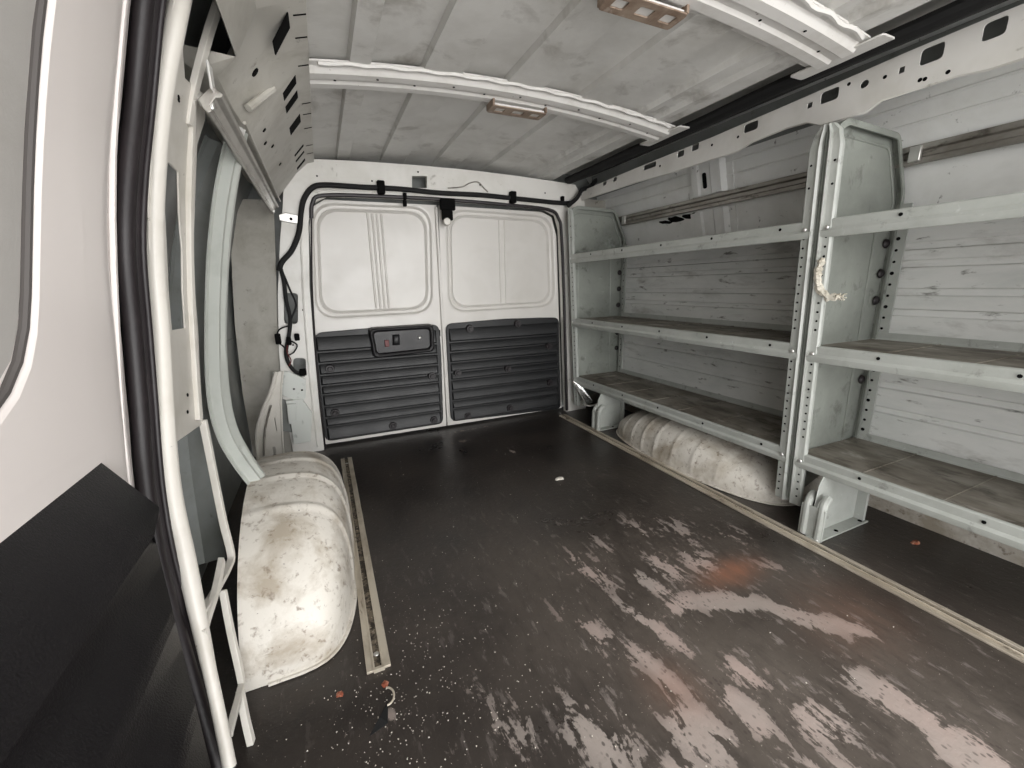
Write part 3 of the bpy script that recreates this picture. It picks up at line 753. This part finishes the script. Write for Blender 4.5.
roof_beam('roof_beam', .655, .795, 'white pressed steel roof beam at the top edge of the photo, nearest the camera', .035, 1.19)
def lamp_bracket(c, label):
    e_ = thing(empty('lamp_bracket', c), label, 'bracket', 'rusty lamp brackets')
    m = MB(); L, W = .185, .058
    hl = [rect(-.075, -.045, -.012, .012, .004), rect(-.016, .020, -.012, .012, .004), rect(.047, .077, -.012, .012, .004)]
    m.plate(rect(-L / 2, L / 2, -W / 2, W / 2, .010), hl, XY(0), .003)
    o = m.build('plate', M['rust'], e_, bevel=.001)
    m = MB(); m.box(-L / 2 + .008, L / 2 - .008, -W / 2 + .006, W / 2 - .006, .004, .010); p_ = m.build('backing', M['beam'], e_)
    for a_ in (-L / 2, L / 2 - .006):
        m = MB(); m.box(a_, a_ + .006, -W / 2, W / 2, .003, .020); m.build('mounting_tab', M['rust'], e_, bevel=.001)
    return e_
lamp_bracket((.63, 1.335, zroof(.63) - .050), 'small rusty lamp bracket with cutouts under the roof beam closer to the rear doors')
lamp_bracket((.655, .785, zroof(.66) - .050), 'small rusty lamp bracket with cutouts, cut off by the top edge of the photo')

# ================================================================ WHEEL ARCHES
def wheel_arch(name, x_in, x_out, y0, y1, h, ribs, label, pw):
    """rounded box: superellipse footprint, superellipse height profile, raised swages across it"""
    cy = (y0 + y1) / 2; ly = (y1 - y0) / 2; W = abs(x_out - x_in); sgn = 1 if x_in > x_out else -1
    m = MB(); nu, nv = 170, 36; rings = []
    for i in range(nu + 1):
        th = -math.pi / 2 + math.pi * i / nu; t = math.sin(th); c_ = max(math.cos(th), .004)
        hy = h * c_ ** (1.0 if t < 0 else .9); wy = W * c_ ** .32
        y = cy + t * ly; ring = []
        for j in range(nv + 1):
            ph = (j / nv) * math.pi / 2
            ex = math.sin(ph) ** (2 / pw); ez = math.cos(ph) ** (2 / pw)      # 0 = outer top edge, 1 = floor at the inner side
            bump = 0
            for (yr, wr, hr) in ribs:
                q = abs(y - yr) / wr
                if q < 1: bump = max(bump, hr * (1 - q * q))
            bump *= min(1, ez / .25) * min(1, ex / .35)
            ring.append((x_out + sgn * (ex * wy + bump * ex ** 6), y, hy * ez + bump * (1 - ex ** 6)))
        rings.append([(x_out, y, 0)] + ring)
    m.loft(rings, False, False, False)
    e_ = thing(empty(name, ((x_in + x_out) / 2, cy, 0)), label, 'wheel arch')
    pin(m, 'arch_shell', M['arch'], e_, smooth=True, angle=45)
    # weld flange along the floor
    m = MB(); pts = []
    for i in range(41):
        th = -math.pi / 2 + math.pi * i / 40; c_, s_ = math.cos(th), math.sin(th)
        pts.append((x_out + sgn * (max(c_, .004) ** .32 * W + .002), cy + s_ * (ly + .002), .003))
    m.tube(pts, .006, 6, 1, squash=.5); pin(m, 'sealant_flange', M['arch'], e_, smooth=True)
    return e_
wheel_arch('wheel_arch', .004, -.213, .785, 1.56, .286, [(1.00, .012, .005), (1.12, .012, .006), (1.23, .012, .006), (1.34, .012, .006), (1.44, .012, .005)],
           'white rust-flecked wheel arch beside the short left floor track', 4.2)
wheel_arch('wheel_arch', 1.230, 1.60, .765, 1.67, .182, [(.98, .010, .003), (1.08, .010, .003), (1.18, .010, .003), (1.28, .010, .004), (1.36, .010, .005), (1.44, .010, .005), (1.52, .010, .005)],
           'white mottled wheel arch under the bottom shelf on the right', 3.4)

# ================================================================ FLOOR TRACKS
e = thing(empty('floor_track', (.022, 1.3, 0)), 'short aluminium floor track with rusty bed beside the left wheel arch', 'floor track')
m = MB()
m.box(.000, .013, .725, 1.88, .0005, .006); m.box(.032, .046, .725, 1.88, .0005, .006); m.box(.0125, .016, .725, 1.88, .0005, .009); m.box(.029, .0325, .725, 1.88, .0005, .009)
pin(m, 'rail', M['track'], e, bevel=.001)
m = MB(); m.box(.015, .030, .73, 1.875, .0005, .0035); part(pin(m, 'track_bed', M['trackdirt'], e), 'rusty speckled bed of the track')
m = MB(); m.box(.013, .034, .722, .728, .0005, .009); pin(m, 'end_stop', M['track'], e)
for y in (.765, 1.82):
    m = MB(); m.dome((.0225, y, .003), (0, 0, 1), .006, .003); pin(m, 'screw', M['bright'], e, smooth=True)
e = thing(empty('floor_track', (1.21, .8, 0)), 'long pale floor track running under the front of the shelving', 'floor track')
m = MB()
m.box(1.176, 1.190, -.18, 1.98, .0005, .006); m.box(1.190, 1.194, -.18, 1.98, .0005, .010); m.box(1.206, 1.210, -.18, 1.98, .0005, .010); m.box(1.210, 1.224, -.18, 1.98, .0005, .006)
pin(m, 'rail', M['track'], e, bevel=.001)
m = MB(); m.box(1.193, 1.207, -.18, 1.98, .0005, .004); part(pin(m, 'track_bed', M['trackdirt'], e), 'dirty bed of the track')

# ================================================================ SHELVING
def xf(z): return 1.278 - .058 * z
ZS = (.232, .560, .895)
XB = 1.578
def end_panel(unit, y, face, y_post, foot_y=None, grommets=(), label=None, zb=.06):
    """sheet end panel in plane y; 'face' = -1/+1 is the side its rims point to"""
    top_f = xf(1.10)
    ol = [(xf(zb), zb), (XB, .17), (XB + .004, .98), (1.505, 1.128), (1.255, 1.136), (top_f, 1.105)]
    ol = rp(ol, .022, 4)
    m = MB(); m.plate(ol, [], lambda u, v, t: (u, y + t * face * -1 * -1, v), .0015 * face)
    # rim folded round the top and the back edge
    k = [p for p in ol]
    n_ = len(k); rim_o = []
    rng = range(5, n_ - 2)
    seg = [k[i] for i in rng]
    c_ = (1.42, .6)
    ins = []
    for i, (u, v) in enumerate(seg):
        a = seg[max(i - 1, 0)]; b = seg[min(i + 1, len(seg) - 1)]; dx, dz = b[0] - a[0], b[1] - a[1]; L = math.hypot(dx, dz) or 1
        nx, nz = -dz / L, dx / L
        if nx * (c_[0] - u) + nz * (c_[1] - v) < 0: nx, nz = -nx, -nz
        ins.append((u + nx * .016, v + nz * .016))
    d = .020 * face
    m.loft([[(u, y, v) for u, v in seg], [(u, y + d, v) for u, v in seg], [(u, y + d * 1.1, v) for u, v in ins], [(u, y + d * .9, v) for u, v in ins]], False, False, False)
    # raised inner line of the pressing
    ins2 = [(u + (c_[0] - u) * .10, v + (c_[1] - v) * .06) for u, v in seg if v > .90]
    m.tube([(u, y + .001 * face, v) for u, v in ins2], .0035, 6, 1)
    for u in (xf(.5) + .055, XB - .06):
        m.tube([(u - .02, y + .0015 * face, .90), (u, y + .0015 * face, .10)], .0022, 6, 1)
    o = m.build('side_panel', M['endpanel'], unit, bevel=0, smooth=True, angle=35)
    if label: part(o, label)
    # perforated post along the front edge: rolled fold + face strip
    m = MB(); zt = 1.105
    st = [zb, .2, .5, .8, 1.0, 1.07, zt, zt + .018]
    pr = [(.008, 0.0), (.001, .0035), (-.004, .009), (-.001, .015), (.0, .017), (.0, .033), (.004, .037), (.012, .037)]
    rings = []
    for z in st:
        k_ = 1 if z < 1.08 else (.75 if z < 1.11 else .3)
        rings.append([(xf(z) + a + (0 if k_ == 1 else (1 - k_) * .012), y + b * face * k_, z) for a, b in pr] + [(xf(z) + a + .003, y + (b - .001) * face * k_, z) for a, b in pr[::-1]])
    m.loft(rings, True, True)
    post = m.build('post', M['shelf'], o, smooth=True, angle=40)
    m = MB(); z = zb + .03
    while z < 1.08:
        big = any(abs(z - s_) < .03 for s_ in ZS)
        if not big: m.cyl((xf(z) + .0005, y + .0255 * face, z), (-1, 0, 0), .0030, .0012, 8)
        z += .0245 if z < .90 else .055
    absorb(m, M['black'], post)
    # round rubber grommets and perforated strip at the back
    for (gz) in grommets:
        g = MB(); g.dome((XB - .018, y + .004 * face, gz), (0, face, 0), .014, .009, 16); g.build('grommet', M['rubber'], o, smooth=True)
    return o
def shelving(name, ya, yb, label, first):
    """ya = camera-side end, yb = rear end"""
    e_ = empty(name, (1.42, (ya + yb) / 2, 0)); thing(e_, label, 'shelving unit', 'steel shelving units along the right wall')
    g = []
    for zt in ZS:
        m = MB(); x0 = xf(zt); lip = .046
        # tray: front lip folded down, then back under; raised back edge
        prof = [(x0 + .014, zt - lip), (x0 + .002, zt - lip), (x0, zt - lip + .003), (x0 - .002, zt - .030), (x0 + .003, zt - .022), (x0 + .001, zt - .003), (x0 + .004, zt), (x0 + .010, zt + .001), (x0 + .016, zt - .004), (XB - .010, zt - .004), (XB - .006, zt), (XB - .006, zt + .018)]
        n_ = 7; ts = [ya + .003 + (yb - ya - .006) * i / n_ for i in range(n_ + 1)]
        # closed thin sheet
        m.sheet(prof, lambda u, v, t: (u, t, v), ts, -.002)
        for f in m.b.faces:
            c = f.calc_center_median()
            f.material_index = 1 if (f.normal.length >= 0 and c.x > x0 + .02 and c.x < XB - .012 and abs(c.z - (zt - .005)) < .004) else 0
        s_ = m.build('shelf', [M['shelf'], M['shelftop']], e_, smooth=True, angle=30)
        if zt < .3: part(s_, 'bottom shelf with brown dirt on its tray')
        m = MB(); y = ya + .09
        while y < yb - .05:
            m.cyl((x0 - .0005, y, zt - .013), (-1, 0, 0), .0042, .0012, 8); y += .235
        absorb(m, M['black'], s_)
        if zt < .3 or zt > .5 and zt < .6:
            m = MB(); y = ya + .14
            while y < yb - .05:
                m.box(x0 + .02, XB - .012, y, y + .003, zt - .0042, zt - .0015); y += .165
            absorb(m, M['shelftop'], s_)
        for yy in (ya + .020, yb - .020):
            if zt: m = MB(); m.dome((x0 - .001 - .0025, yy if abs(yy) < 9 else yy, zt - .022), (-1, 0, 0), .0062, .004); m.build('bolt', M['bright'], e_, smooth=True)
    # back panel with horizontal swages
    m = MB(); zz_ = [.20]
    prof = []
    levels = [(.185, 0)]
    for zc in (.335, .415, .48, .64, .70, .78, .83):
        levels += [(zc - .012, 0), (zc - .008, .006), (zc + .008, .006), (zc + .012, 0)]
    levels += [(.93, 0)]
    prof = [(XB + .004 + d, z) for z, d in levels]
    m.sheet(prof, lambda u, v, t: (u, t, v), [ya + .006, ya + .03, (ya + yb) / 2, yb - .03, yb - .006], -.002)
    m.build('back_panel', M['shelfback'], e_, smooth=True, angle=20)
    # perforated strip in the near back corner
    for yy, s_ in ((ya + .02, 1), (yb - .02, -1)):
        m = MB(); m.box(XB - .003, XB + .003, yy - .018, yy + .018, .20, .95)
        st_ = m.build('corner_strip', M['shelf'], e_, bevel=.0015)
        m = MB(); z = .26
        k = 0
        while z < .92:
            m.cyl((XB - .0028, yy, z), (-1, 0, 0), .0042 if k % 3 else .0055, .0012, 8); z += .033; k += 1
        absorb(m, M['black'], st_)
    for o in list(e_.children):
        if o.name.split('.')[0] in ('shelf', 'bolt', 'back_panel', 'corner_strip'): o.location = -e_.location
    def fix(o): o.location = -e_.location
    return e_, fix
# rear unit
u1, fix1 = shelving('shelving_unit', .744, 1.975, 'pale grey-green steel shelving unit above the right wheel arch, closest to the rear doors', True)
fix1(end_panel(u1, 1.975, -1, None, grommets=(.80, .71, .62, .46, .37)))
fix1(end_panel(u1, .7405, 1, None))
u2, fix2 = shelving('shelving_unit', -.24, .728, 'pale grey-green steel shelving unit running out of the right edge of the photo', False)
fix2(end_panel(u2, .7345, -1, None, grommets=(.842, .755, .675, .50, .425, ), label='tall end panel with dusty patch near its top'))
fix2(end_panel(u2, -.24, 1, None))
# feet (brackets between the unit and the track)
def foot(unit, fix, y, x0, x1, zt, label):
    m = MB()
    m.plate([(x0 + .004, .004), (x1, .004), (x1, zt), (x0 + .035, zt), (x0 + .018, zt - .03), (x0 + .012, .10)], [], lambda u, v, t: (u, y + t, v), .002)
    # front flanged channel with two rounded ribs
    for dy in (-.030, .010):
        m.tube([(x0 + .006, y + dy + .006, .006), (x0 + .008, y + dy + .006, .085), (x0 + .016, y + dy + .008, .112), (x0 + .040, y + dy + .012, .125)], .011, 10, 4, squash=1.0)
    m.box(x0 + .002, x0 + .008, y - .036, y + .030, .002, .10)
    # back flange and floor flange
    m.box(x1 - .012, x1, y - .026, y + .002, .004, zt)
    m.box(x0 - .008, x1 + .004, y - .034, y + .002, .001, .006)
    o = m.build('foot_bracket', M['shelf'], unit, bevel=.0015); part(o, label); fix(o)
    for (bx, by) in ((x0 + .0, y - .026), (x1 - .02, y - .022), (x0 + .10, y - .022)):
        m = MB(); m.dome((bx, by, .006), (0, 0, 1), .006, .003); m.build('bolt', M['bright' if bx < x0 + .05 else 'black'], o, smooth=True)
foot(u2, fix2, .640, 1.232, 1.475, .19, 'bent foot bracket standing on the floor track')
foot(u1, fix1, 1.700, 1.225, 1.395, .19, 'plain foot bracket standing on the floor track')

# ================================================================ LASHING RAILS
def cchan(m, a, b, x, z, w_, d, lean):
    """C section rail facing +x(lean=1)/-x(lean=-1)"""
    prof = [(0, w_ / 2), (d, w_ / 2), (d, w_ * .28), (d * .35, w_ * .22), (d * .35, -w_ * .22), (d, -w_ * .28), (d, -w_ / 2), (0, -w_ / 2)]
    m.prism([(x + u * lean, z + v) for u, v in prof], lambda u, v, t: (u, t, v), a, b)
e = thing(empty('lashing_rail', (1.545, .8, 1.07)), 'galvanised lashing rail high on the right wall behind the shelving end panels', 'lashing rail')
m = MB(); prof = [(0, .024), (-.012, .024), (-.012, .010), (-.004, .007), (-.004, -.007), (-.012, -.010), (-.012, -.024), (0, -.024)]
m.prism([(1.552 + u - .18 * v, 1.071 + v) for u, v in prof], lambda u, v, t: (u, t, v), -.26, 2.03)
pin(m, 'rail', M['galv'], e, bevel=.0015)
for (y) in (.697, 1.93):
    m = MB(); m.box(1.530, 1.541, y - .022, y + .004, 1.052, 1.092); pin(m, 'end_clip', M['bright'], e, bevel=.002)
e = thing(empty('lashing_rail', (-.14, 1.45, 1.05)), 'dull galvanised lashing rail on the left side below the slotted roof rail', 'lashing rail')
m = MB()
def lr(u, v, t): return (u, t, v)
prof = [(-.118, 1.066), (-.112, 1.062), (-.116, 1.056), (-.124, 1.055), (-.134, 1.042), (-.132, 1.034), (-.138, 1.030), (-.144, 1.036), (-.150, 1.050), (-.126, 1.074)]
m.prism(prof, lr, .92, 1.99); pin(m, 'rail', M['galv'], e, bevel=.0015)
m = MB(); m.tube([(-.106, 1.12, 1.083), (-.106, 1.98, 1.081)], .0035, 6, 1); pin(m, 'upper_lip', M['cant'], e, smooth=True)
for y in (.923, 1.985):
    m = MB(); m.box(-.145, -.128, y - .002, y + .004, 1.036, 1.052); pin(m, 'end_clip', M['bright'], e, bevel=.003)
m = MB(); m.box(-.128, -.124, .905, .935, 1.062, 1.105); pin(m, 'mounting_tab', M['beam'], e, bevel=.003)

# ================================================================ SIDE WALL PILLARS AND BRACES
# bow brace down to the left arch
def ribbon(m, c, wid, depth, nrm=Vector((1, -.35, 0))):
    """hat-section brace: centre points (x, y, z), widths; swept"""
    Q = catmull([Vector(p) for p in c], 5); W = []
    ws = catmull([Vector((w_, 0, 0)) for w_ in wid], 5)
    rings = []
    for i, p in enumerate(Q):
        d = (Q[min(i + 1, len(Q) - 1)] - Q[max(i - 1, 0)]).normalized()
        n_ = (nrm - d * nrm.dot(d)).normalized(); s_ = d.cross(n_).normalized(); h = ws[i].x / 2
        pr = [(-h - .010, -depth), (-h, -depth), (-h + .006, 0), (-.25 * h, .002), (.25 * h, -.002), (h - .006, 0), (h, -depth), (h + .010, -depth)]
        rings.append([p + s_ * a + n_ * b for a, b in pr] + [p + s_ * a + n_ * (b - .003) for a, b in pr[::-1]])
    m.loft(rings, True, True)
def P3(px, py, y): return tuple(at(px, py, 1, y))
m = MB()
ribbon(m, [P3(248, 125, 1.24), P3(240, 155, 1.25), P3(231, 205, 1.24), P3(225, 265, 1.22), P3(223, 340, 1.19), P3(226, 395, 1.15), P3(234, 430, 1.145), P3(248, 456, 1.14), P3(263, 477, 1.13)], [.034, .040, .044, .044, .043, .048, .046, .044, .040], .020)
e = thing(empty('pillar_brace', (-.2, 1.14, .28)), 'pale curved steel pillar brace standing on the left wheel arch', 'brace')
pin(m, 'brace_channel', M['brace'], e, smooth=True, angle=30)
m = MB(); ribbon(m, [P3(251, 106, 1.20), P3(246, 122, 1.215), P3(241, 140, 1.225)], [.030, .030, .026], .012)
part(pin(m, 'top_bracket', M['beam'], e, smooth=True, angle=30), 'white bracket joining the roof rail')
# darker body pillar behind the brace
m = MB(); ribbon(m, [P3(226, 150, 1.35), P3(205, 220, 1.30), P3(196, 300, 1.25), P3(196, 380, 1.2), P3(204, 470, 1.15), P3(216, 560, 1.05)], [.07, .09, .10, .10, .10, .09], .02)
thing(m.build('wall_pillar', M['skin'], smooth=True, angle=30), 'grey inner body pillar behind the pale curved brace on the left', 'pillar')
# rear arch gusset with oval hole
m = MB()
g = [(258, 462), (257, 432), (263, 410), (271, 391), (276, 372), (283, 371), (281, 395), (282, 430), (284, 462)]
ol = [(at(px, py, 1, 1.86).x, at(px, py, 1, 1.86).z) for px, py in g]
def hole(px0, py0, px1, py1): a = at(px0, py0, 1, 1.86); b = at(px1, py1, 1, 1.86); return rp([(a.x, a.z), (b.x, a.z), (b.x, b.z), (a.x, b.z)][::-1], .008, 4)
m.plate(ol, [hole(272, 447, 277, 459), hole(274, 418, 277, 431)], XZ(1.86), .004)
e = thing(empty('gusset', (-.25, 1.86, .05)), 'white gusset plate with oval hole between left wheel arch and rear pillar', 'gusset')
pin(m, 'gusset_plate', M['frame'], e, bevel=.001)
m = MB(); m.tube([P3(px, py, 1.858) for px, py in g[:5]], .007, 8, 3); m.tube([P3(px, py, 1.858) for px, py in g[5:]], .004, 8, 3); pin(m, 'gusset_flange', M['frame'], e, smooth=True)
m = MB(); m.tube([P3(px, py, 1.857) for px, py in ((264, 455), (265, 430), (271, 405))], .011, 8, 3, squash=.4); part(pin(m, 'gusset_recess', M['galv'], e, smooth=True), 'dirty brown pressed recess')
# right wall hat pillar above the top shelf
m = MB()
def rpil(u, v, t): return (lerp_prof(RSKIN, t) - v, u, t)
pr = [(1.27, .003), (1.30, .003), (1.315, .022), (1.36, .022), (1.37, .016), (1.42, .016), (1.43, .022), (1.46, .022), (1.475, .003), (1.50, .003)]
m.loft([[rpil(u, v, t) for u, v in pr] + [rpil(u, v - .003, t) for u, v in pr[::-1]] for t in (.80, .90, 1.0, 1.04)], True, True)
m.loft([[rpil(u, v, t) for u, v in pr] + [rpil(u, v - .003, t) for u, v in pr[::-1]] for t in (1.10, 1.15, 1.20, 1.222)], True, True)
e = thing(empty('wall_pillar', (1.57, 1.38, .8)), 'white hat-section wall pillar behind the shelving unit closest to the rear doors', 'pillar')
pin(m, 'pillar_channel', M['rwall'], e, smooth=True, angle=30)
m = MB(); m.prism(rect(1.385, 1.405, 1.125, 1.185, .008), lambda u, v, t: (lerp_prof(RSKIN, v) - .018 - t, u, v), 0, .001); part(pin(m, 'slot', M['black'], e), 'dark slot')

# ================================================================ REAR LEFT PILLAR HARDWARE
e = thing(empty('door_check_bracket', tuple(at(298, 420, 1, 2.03))), 'pale stepped door check bracket bolted to the left rear pillar', 'bracket')
def ppoly(m, pts, y, th, mi=0): m.plate([(at(a, b, 1, y).x, at(a, b, 1, y).z) for a, b in pts], [], XZ(y - th), th, mi)
m = MB(); ppoly(m, [(273, 372), (289, 371), (306, 379), (306, 397), (300, 402), (290, 398), (277, 392)], 2.035, .012)
ppoly(m, [(286, 400), (302, 398), (312, 412), (311, 440), (294, 443), (291, 420)], 2.035, .020)
ppoly(m, [(287, 404), (296, 403), (297, 420), (289, 424)], 2.010, .010)
bb_ = pin(m, 'bracket_body', M['latch'], e, bevel=.002)
m = MB()
for px, py in ((282, 384), (294, 389), (302, 390)): q = at(px, py, 1, 2.022); m.cyl(q, (0, -1, 0), .0045, .002, 10)
absorb(m, M['black'], bb_)
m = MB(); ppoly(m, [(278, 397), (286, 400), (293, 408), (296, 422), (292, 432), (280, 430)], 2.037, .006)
part(pin(m, 'shadow_plate', M['skin'], e), 'darker grey plate standing in for the shadow beside the bracket')  # grey plate put in as the shadow beside the bracket
e = thing(empty('hinge_bracket', tuple(at(291, 218, 1, 2.03))), 'small bright hinge bracket at the rear end of the left lashing rail', 'bracket')
m = MB(); ppoly(m, [(279, 215), (285, 213), (299, 216), (298, 224), (285, 222), (280, 221)], 2.035, .012); pin(m, 'bracket_body', M['bright'], e, bevel=.002)
m = MB(); q = at(291, 219, 1, 2.02); m.cyl(q, (0, -1, 0), .006, .004, 10); pin(m, 'bolt', M['black'], e)

# wiring harness: header run + left pillar run
e = thing(empty('wiring_harness', (0, 2.02, 1.17)), 'black wiring harness taped across the header above the rear doors and down the left pillar', 'wiring harness')
m = MB(); Y = 2.022
m.tube([P3(px, py, Y) for px, py in ((572, 203), (560, 203), (520, 199), (480, 195), (440, 193), (400, 189), (360, 187), (325, 185), (312, 188), (304, 199), (301, 213), (299, 232), (292, 250), (282, 262), (279, 271))], .0108, 10, 5)
pin(m, 'main_sleeve', M['cable'], e, smooth=True)
m = MB()
m.tube([P3(px, py, Y - .005) for px, py in ((280, 266), (284, 282), (286, 300), (290, 318), (289, 335), (286, 352), (289, 364), (296, 372), (304, 373))], .008, 8, 5)
m.tube([P3(px, py, Y - .010) for px, py in ((281, 268), (290, 290), (296, 305), (291, 320), (288, 336))], .004, 8, 5)
m.tube([P3(px, py, Y - .006) for px, py in ((288, 326), (279, 330), (277, 340), (284, 347), (288, 352))], .003, 8, 5)
m.tube([P3(px, py, Y - .006) for px, py in ((289, 340), (297, 345), (294, 352), (289, 355))], .003, 8, 5)
pin(m, 'branch_cable', M['cable'], e, smooth=True)
m = MB(); m.tube([P3(px, py, Y - .012) for px, py in ((288, 342), (287, 352), (291, 360), (289, 366))], .0025, 6, 4); part(pin(m, 'wire', M['red'], e, smooth=True), 'dull red wire')
for (px, py, w_, h_) in ((278, 339, .022, .045), (289, 341, .018, .036), (297, 337, .020, .03), (303, 372, .028, .03)):
    q = at(px, py, 1, Y - .01); m = MB(); m.box(q.x - w_ / 2, q.x + w_ / 2, q.y - .010, q.y + .008, q.z - h_ / 2, q.z + h_ / 2); pin(m, 'connector', M['black'], e, bevel=.004)
for (px, py) in ((381, 187), (513, 197)):
    q = at(px, py, 1, Y - .004); m = MB(); m.box(q.x - .016, q.x + .016, Y - .016, Y + .014, q.z - .028, q.z + .026); pin(m, 'clip', M['black'], e, bevel=.005)
for (px, py) in ((405, 196), (405, 203), (563, 199)):
    q = at(px, py, 1, Y); m = MB(); m.box(q.x - .008, q.x + .008, Y - .004, Y + .014, q.z - .014, q.z + .014); pin(m, 'clip', M['black'], e, bevel=.003)
e2 = thing(empty('cable_end', P3(575, 195, 1.99)), 'short black cable curling over the corner where the rear header meets the right roof rail', 'cable')
m = MB(); m.tube([P3(px, py, 1.99) for px, py in ((568, 206), (577, 198), (582, 190), (590, 187), (597, 180), (612, 174))], .011, 8, 5); pin(m, 'sleeve', M['cable'], e2, smooth=True)
# loose white wire on the header
m = MB(); m.tube([P3(px, py, 2.03) for px, py in ((448, 188), (462, 187), (470, 183), (478, 182), (484, 188), (488, 192))], .0025, 6, 4)
thing(m.build('loose_wire', M['galv'], smooth=True), 'thin pale loose wire on the header above the rear doors', 'wire')

# ================================================================ LITTER
def blob(name, c, r, h, m_, label, cat, seed, sx=1, sy=1, rot=0, group=None):
    rnd = random.Random(seed); m = MB(); n_ = 12; rings = []
    for t, hh in ((1, 0), (.92, .5), (.55, 1.0)):
        rings.append([Vector((math.cos(2 * math.pi * k / n_ + rot) * r * sx * t * rr, math.sin(2 * math.pi * k / n_ + rot) * r * sy * t * rr, h * hh * rnd.uniform(.6, 1.2) + .0006)) for k, rr in enumerate([rnd.uniform(.65, 1.15) for _ in range(n_)])])
    m.loft(rings, True, True); o = m.build(name, m_, smooth=True, angle=25); o.location = (c[0], c[1], 0); thing(o, label, cat, group); return o
blob('paper_scrap', (.772, 1.29), .018, .006, M['paper'], 'small crumpled white paper scrap in the middle of the dark floor', 'paper scrap', 1, 1.2, .7)
blob('dry_leaf', (1.478, .49), .013, .005, M['leaf'], 'small reddish dry leaf on the floor beneath the shelving', 'leaf', 2, 1.3, .7)
blob('rust_flake', (-.050, .705), .007, .003, M['leaf'], 'tiny orange rust flake on the floor in front of the left wheel arch', 'rust flake', 3)
blob('rust_flake', (.030, .690), .007, .005, M['leaf'], 'tiny brown rust flake just beyond the near end of the left floor track', 'rust flake', 5)
m = MB(); m.tube([(.028 + .014 * math.cos(t), .660 + .018 * math.sin(t), .005) for t in [-1.6 + .3 * k for k in range(11)]], .0018, 8, 2)
thing(m.build('cable_tie', M['track'], smooth=True), 'thin pale bent cable tie on the floor near the end of the left track', 'cable tie')
m = MB(); q = [(.022, .640, .001), (.030, .655, .001), (.026, .615, .001), (-.006, .600, .001)]
m.loft([[(.030, .652, .001), (.024, .612, .001), (-.008, .602, .001), (.012, .625, .001)], [(.030, .652, .004), (.024, .612, .003), (-.008, .602, .002), (.012, .625, .006)]], True, True)
thing(m.build('plastic_scrap', M['cable']), 'torn dark plastic scrap on the floor near the left track', 'plastic scrap')
# torn tape hanging on the post
pc = at(823, 270, 1, .69)
m = MB(); rnd = random.Random(4)
base = [P3(822, 258, .672), P3(818, 272, .672), P3(819, 288, .670), P3(826, 298, .664), P3(838, 296, .655)]
base = [(xf(p[2]) - .006, p[1], p[2]) for p in [tuple(CAM + ray(a, b) * ((xf(.8) - .007) / ray(a, b).x)) for a, b in ((823, 258), (818, 272), (819, 288), (827, 297), (839, 296))]]
Q = catmull([Vector(b_) for b_ in base], 6); rings = []
for k, p in enumerate(Q):
    d = (Q[min(k + 1, len(Q) - 1)] - Q[max(k - 1, 0)]).normalized(); sd = d.cross(Vector((1, 0, 0))).normalized()
    wa, wb_ = rnd.uniform(.006, .015), rnd.uniform(.005, .012); nx = Vector((-rnd.uniform(.002, .007), 0, 0))
    rings.append([p - sd * wa, p - sd * wa * .3 + nx, p + sd * wb_ * .5 + nx * .4, p + sd * wb_, p + Vector((.002, 0, 0))])
m.loft(rings, True, True)
for _ in range(9):
    p = Q[-1 - rnd.randrange(5)]; d = Vector((-rnd.uniform(0, .3), -rnd.uniform(.4, 1), rnd.uniform(-.7, .7))).normalized() * rnd.uniform(.008, .018)
    m.tube([p, p + d], .0016, 5, 1)
for _ in range(10):
    p = Q[rnd.randrange(len(Q) - 6)]; d = Vector((-.3, rnd.uniform(-1, 1), rnd.uniform(-.2, .9))).normalized() * rnd.uniform(.004, .008)
    m.tube([p, p + d], .0012, 5, 1)
thing(m.build('torn_tape', M['tape']), 'ragged strip of torn cream tape stuck to the post between the shelving units', 'tape')
# foil scrap and bent wire at the far end under the bottom shelf
m = MB(); a = P3(573, 384, 1.90); b = P3(583, 398, 1.84); c = P3(587, 404, 1.82); 
m.loft([[P3(572, 381, 1.93), P3(582, 388, 1.90), P3(592, 402, 1.86), P3(586, 405, 1.86)], [tuple(Vector(P3(*q)) + Vector((.004, -.004, .002))) for q in ((572, 381, 1.93), (582, 388, 1.90), (592, 402, 1.86), (586, 405, 1.86))]], True, True)
thing(m.build('foil_scrap', M['foil']), 'crumpled shiny foil scrap tucked below the far end of the bottom shelf', 'foil')
m = MB(); m.tube([P3(px, py, yy) for px, py, yy in ((583, 404, 1.78), (590, 406, 1.76), (598, 403, 1.74), (602, 397, 1.73), (607, 395, 1.73))], .0022, 6, 4)
thing(m.build('bent_wire', M['galv'], smooth=True), 'bent thin grey wire dangling below the far end of the bottom shelf', 'wire')
# grit on the floor
m = MB(); rnd = random.Random(11)
for _ in range(650):
    if rnd.random() < .62: x, y = rnd.gauss(.06, .07), rnd.gauss(.62, .13)
    elif rnd.random() < .5: x, y = rnd.uniform(.05, 1.15), rnd.uniform(.2, 1.9)
    else: x, y = rnd.gauss(.25, .12), rnd.gauss(.6, .2)
    if x < -.02 and y > .74 or x > 1.17 or x < -.22 or (-.005 < x < .05 and y > .72): continue
    s_ = rnd.uniform(.0006, .0017); a = rnd.uniform(0, 3)
    m.faces([(x + s_ * math.cos(a + k * 2.1), y + s_ * math.sin(a + k * 2.1), .0003) for k in range(3)] + [(x, y, .0003 + s_)], [(0, 1, 3), (1, 2, 3), (2, 0, 3), (0, 2, 1)])
g = thing(m.build('grit', M['grit']), 'fine white grit scattered over the dark floor', 'grit'); g['kind'] = 'stuff'
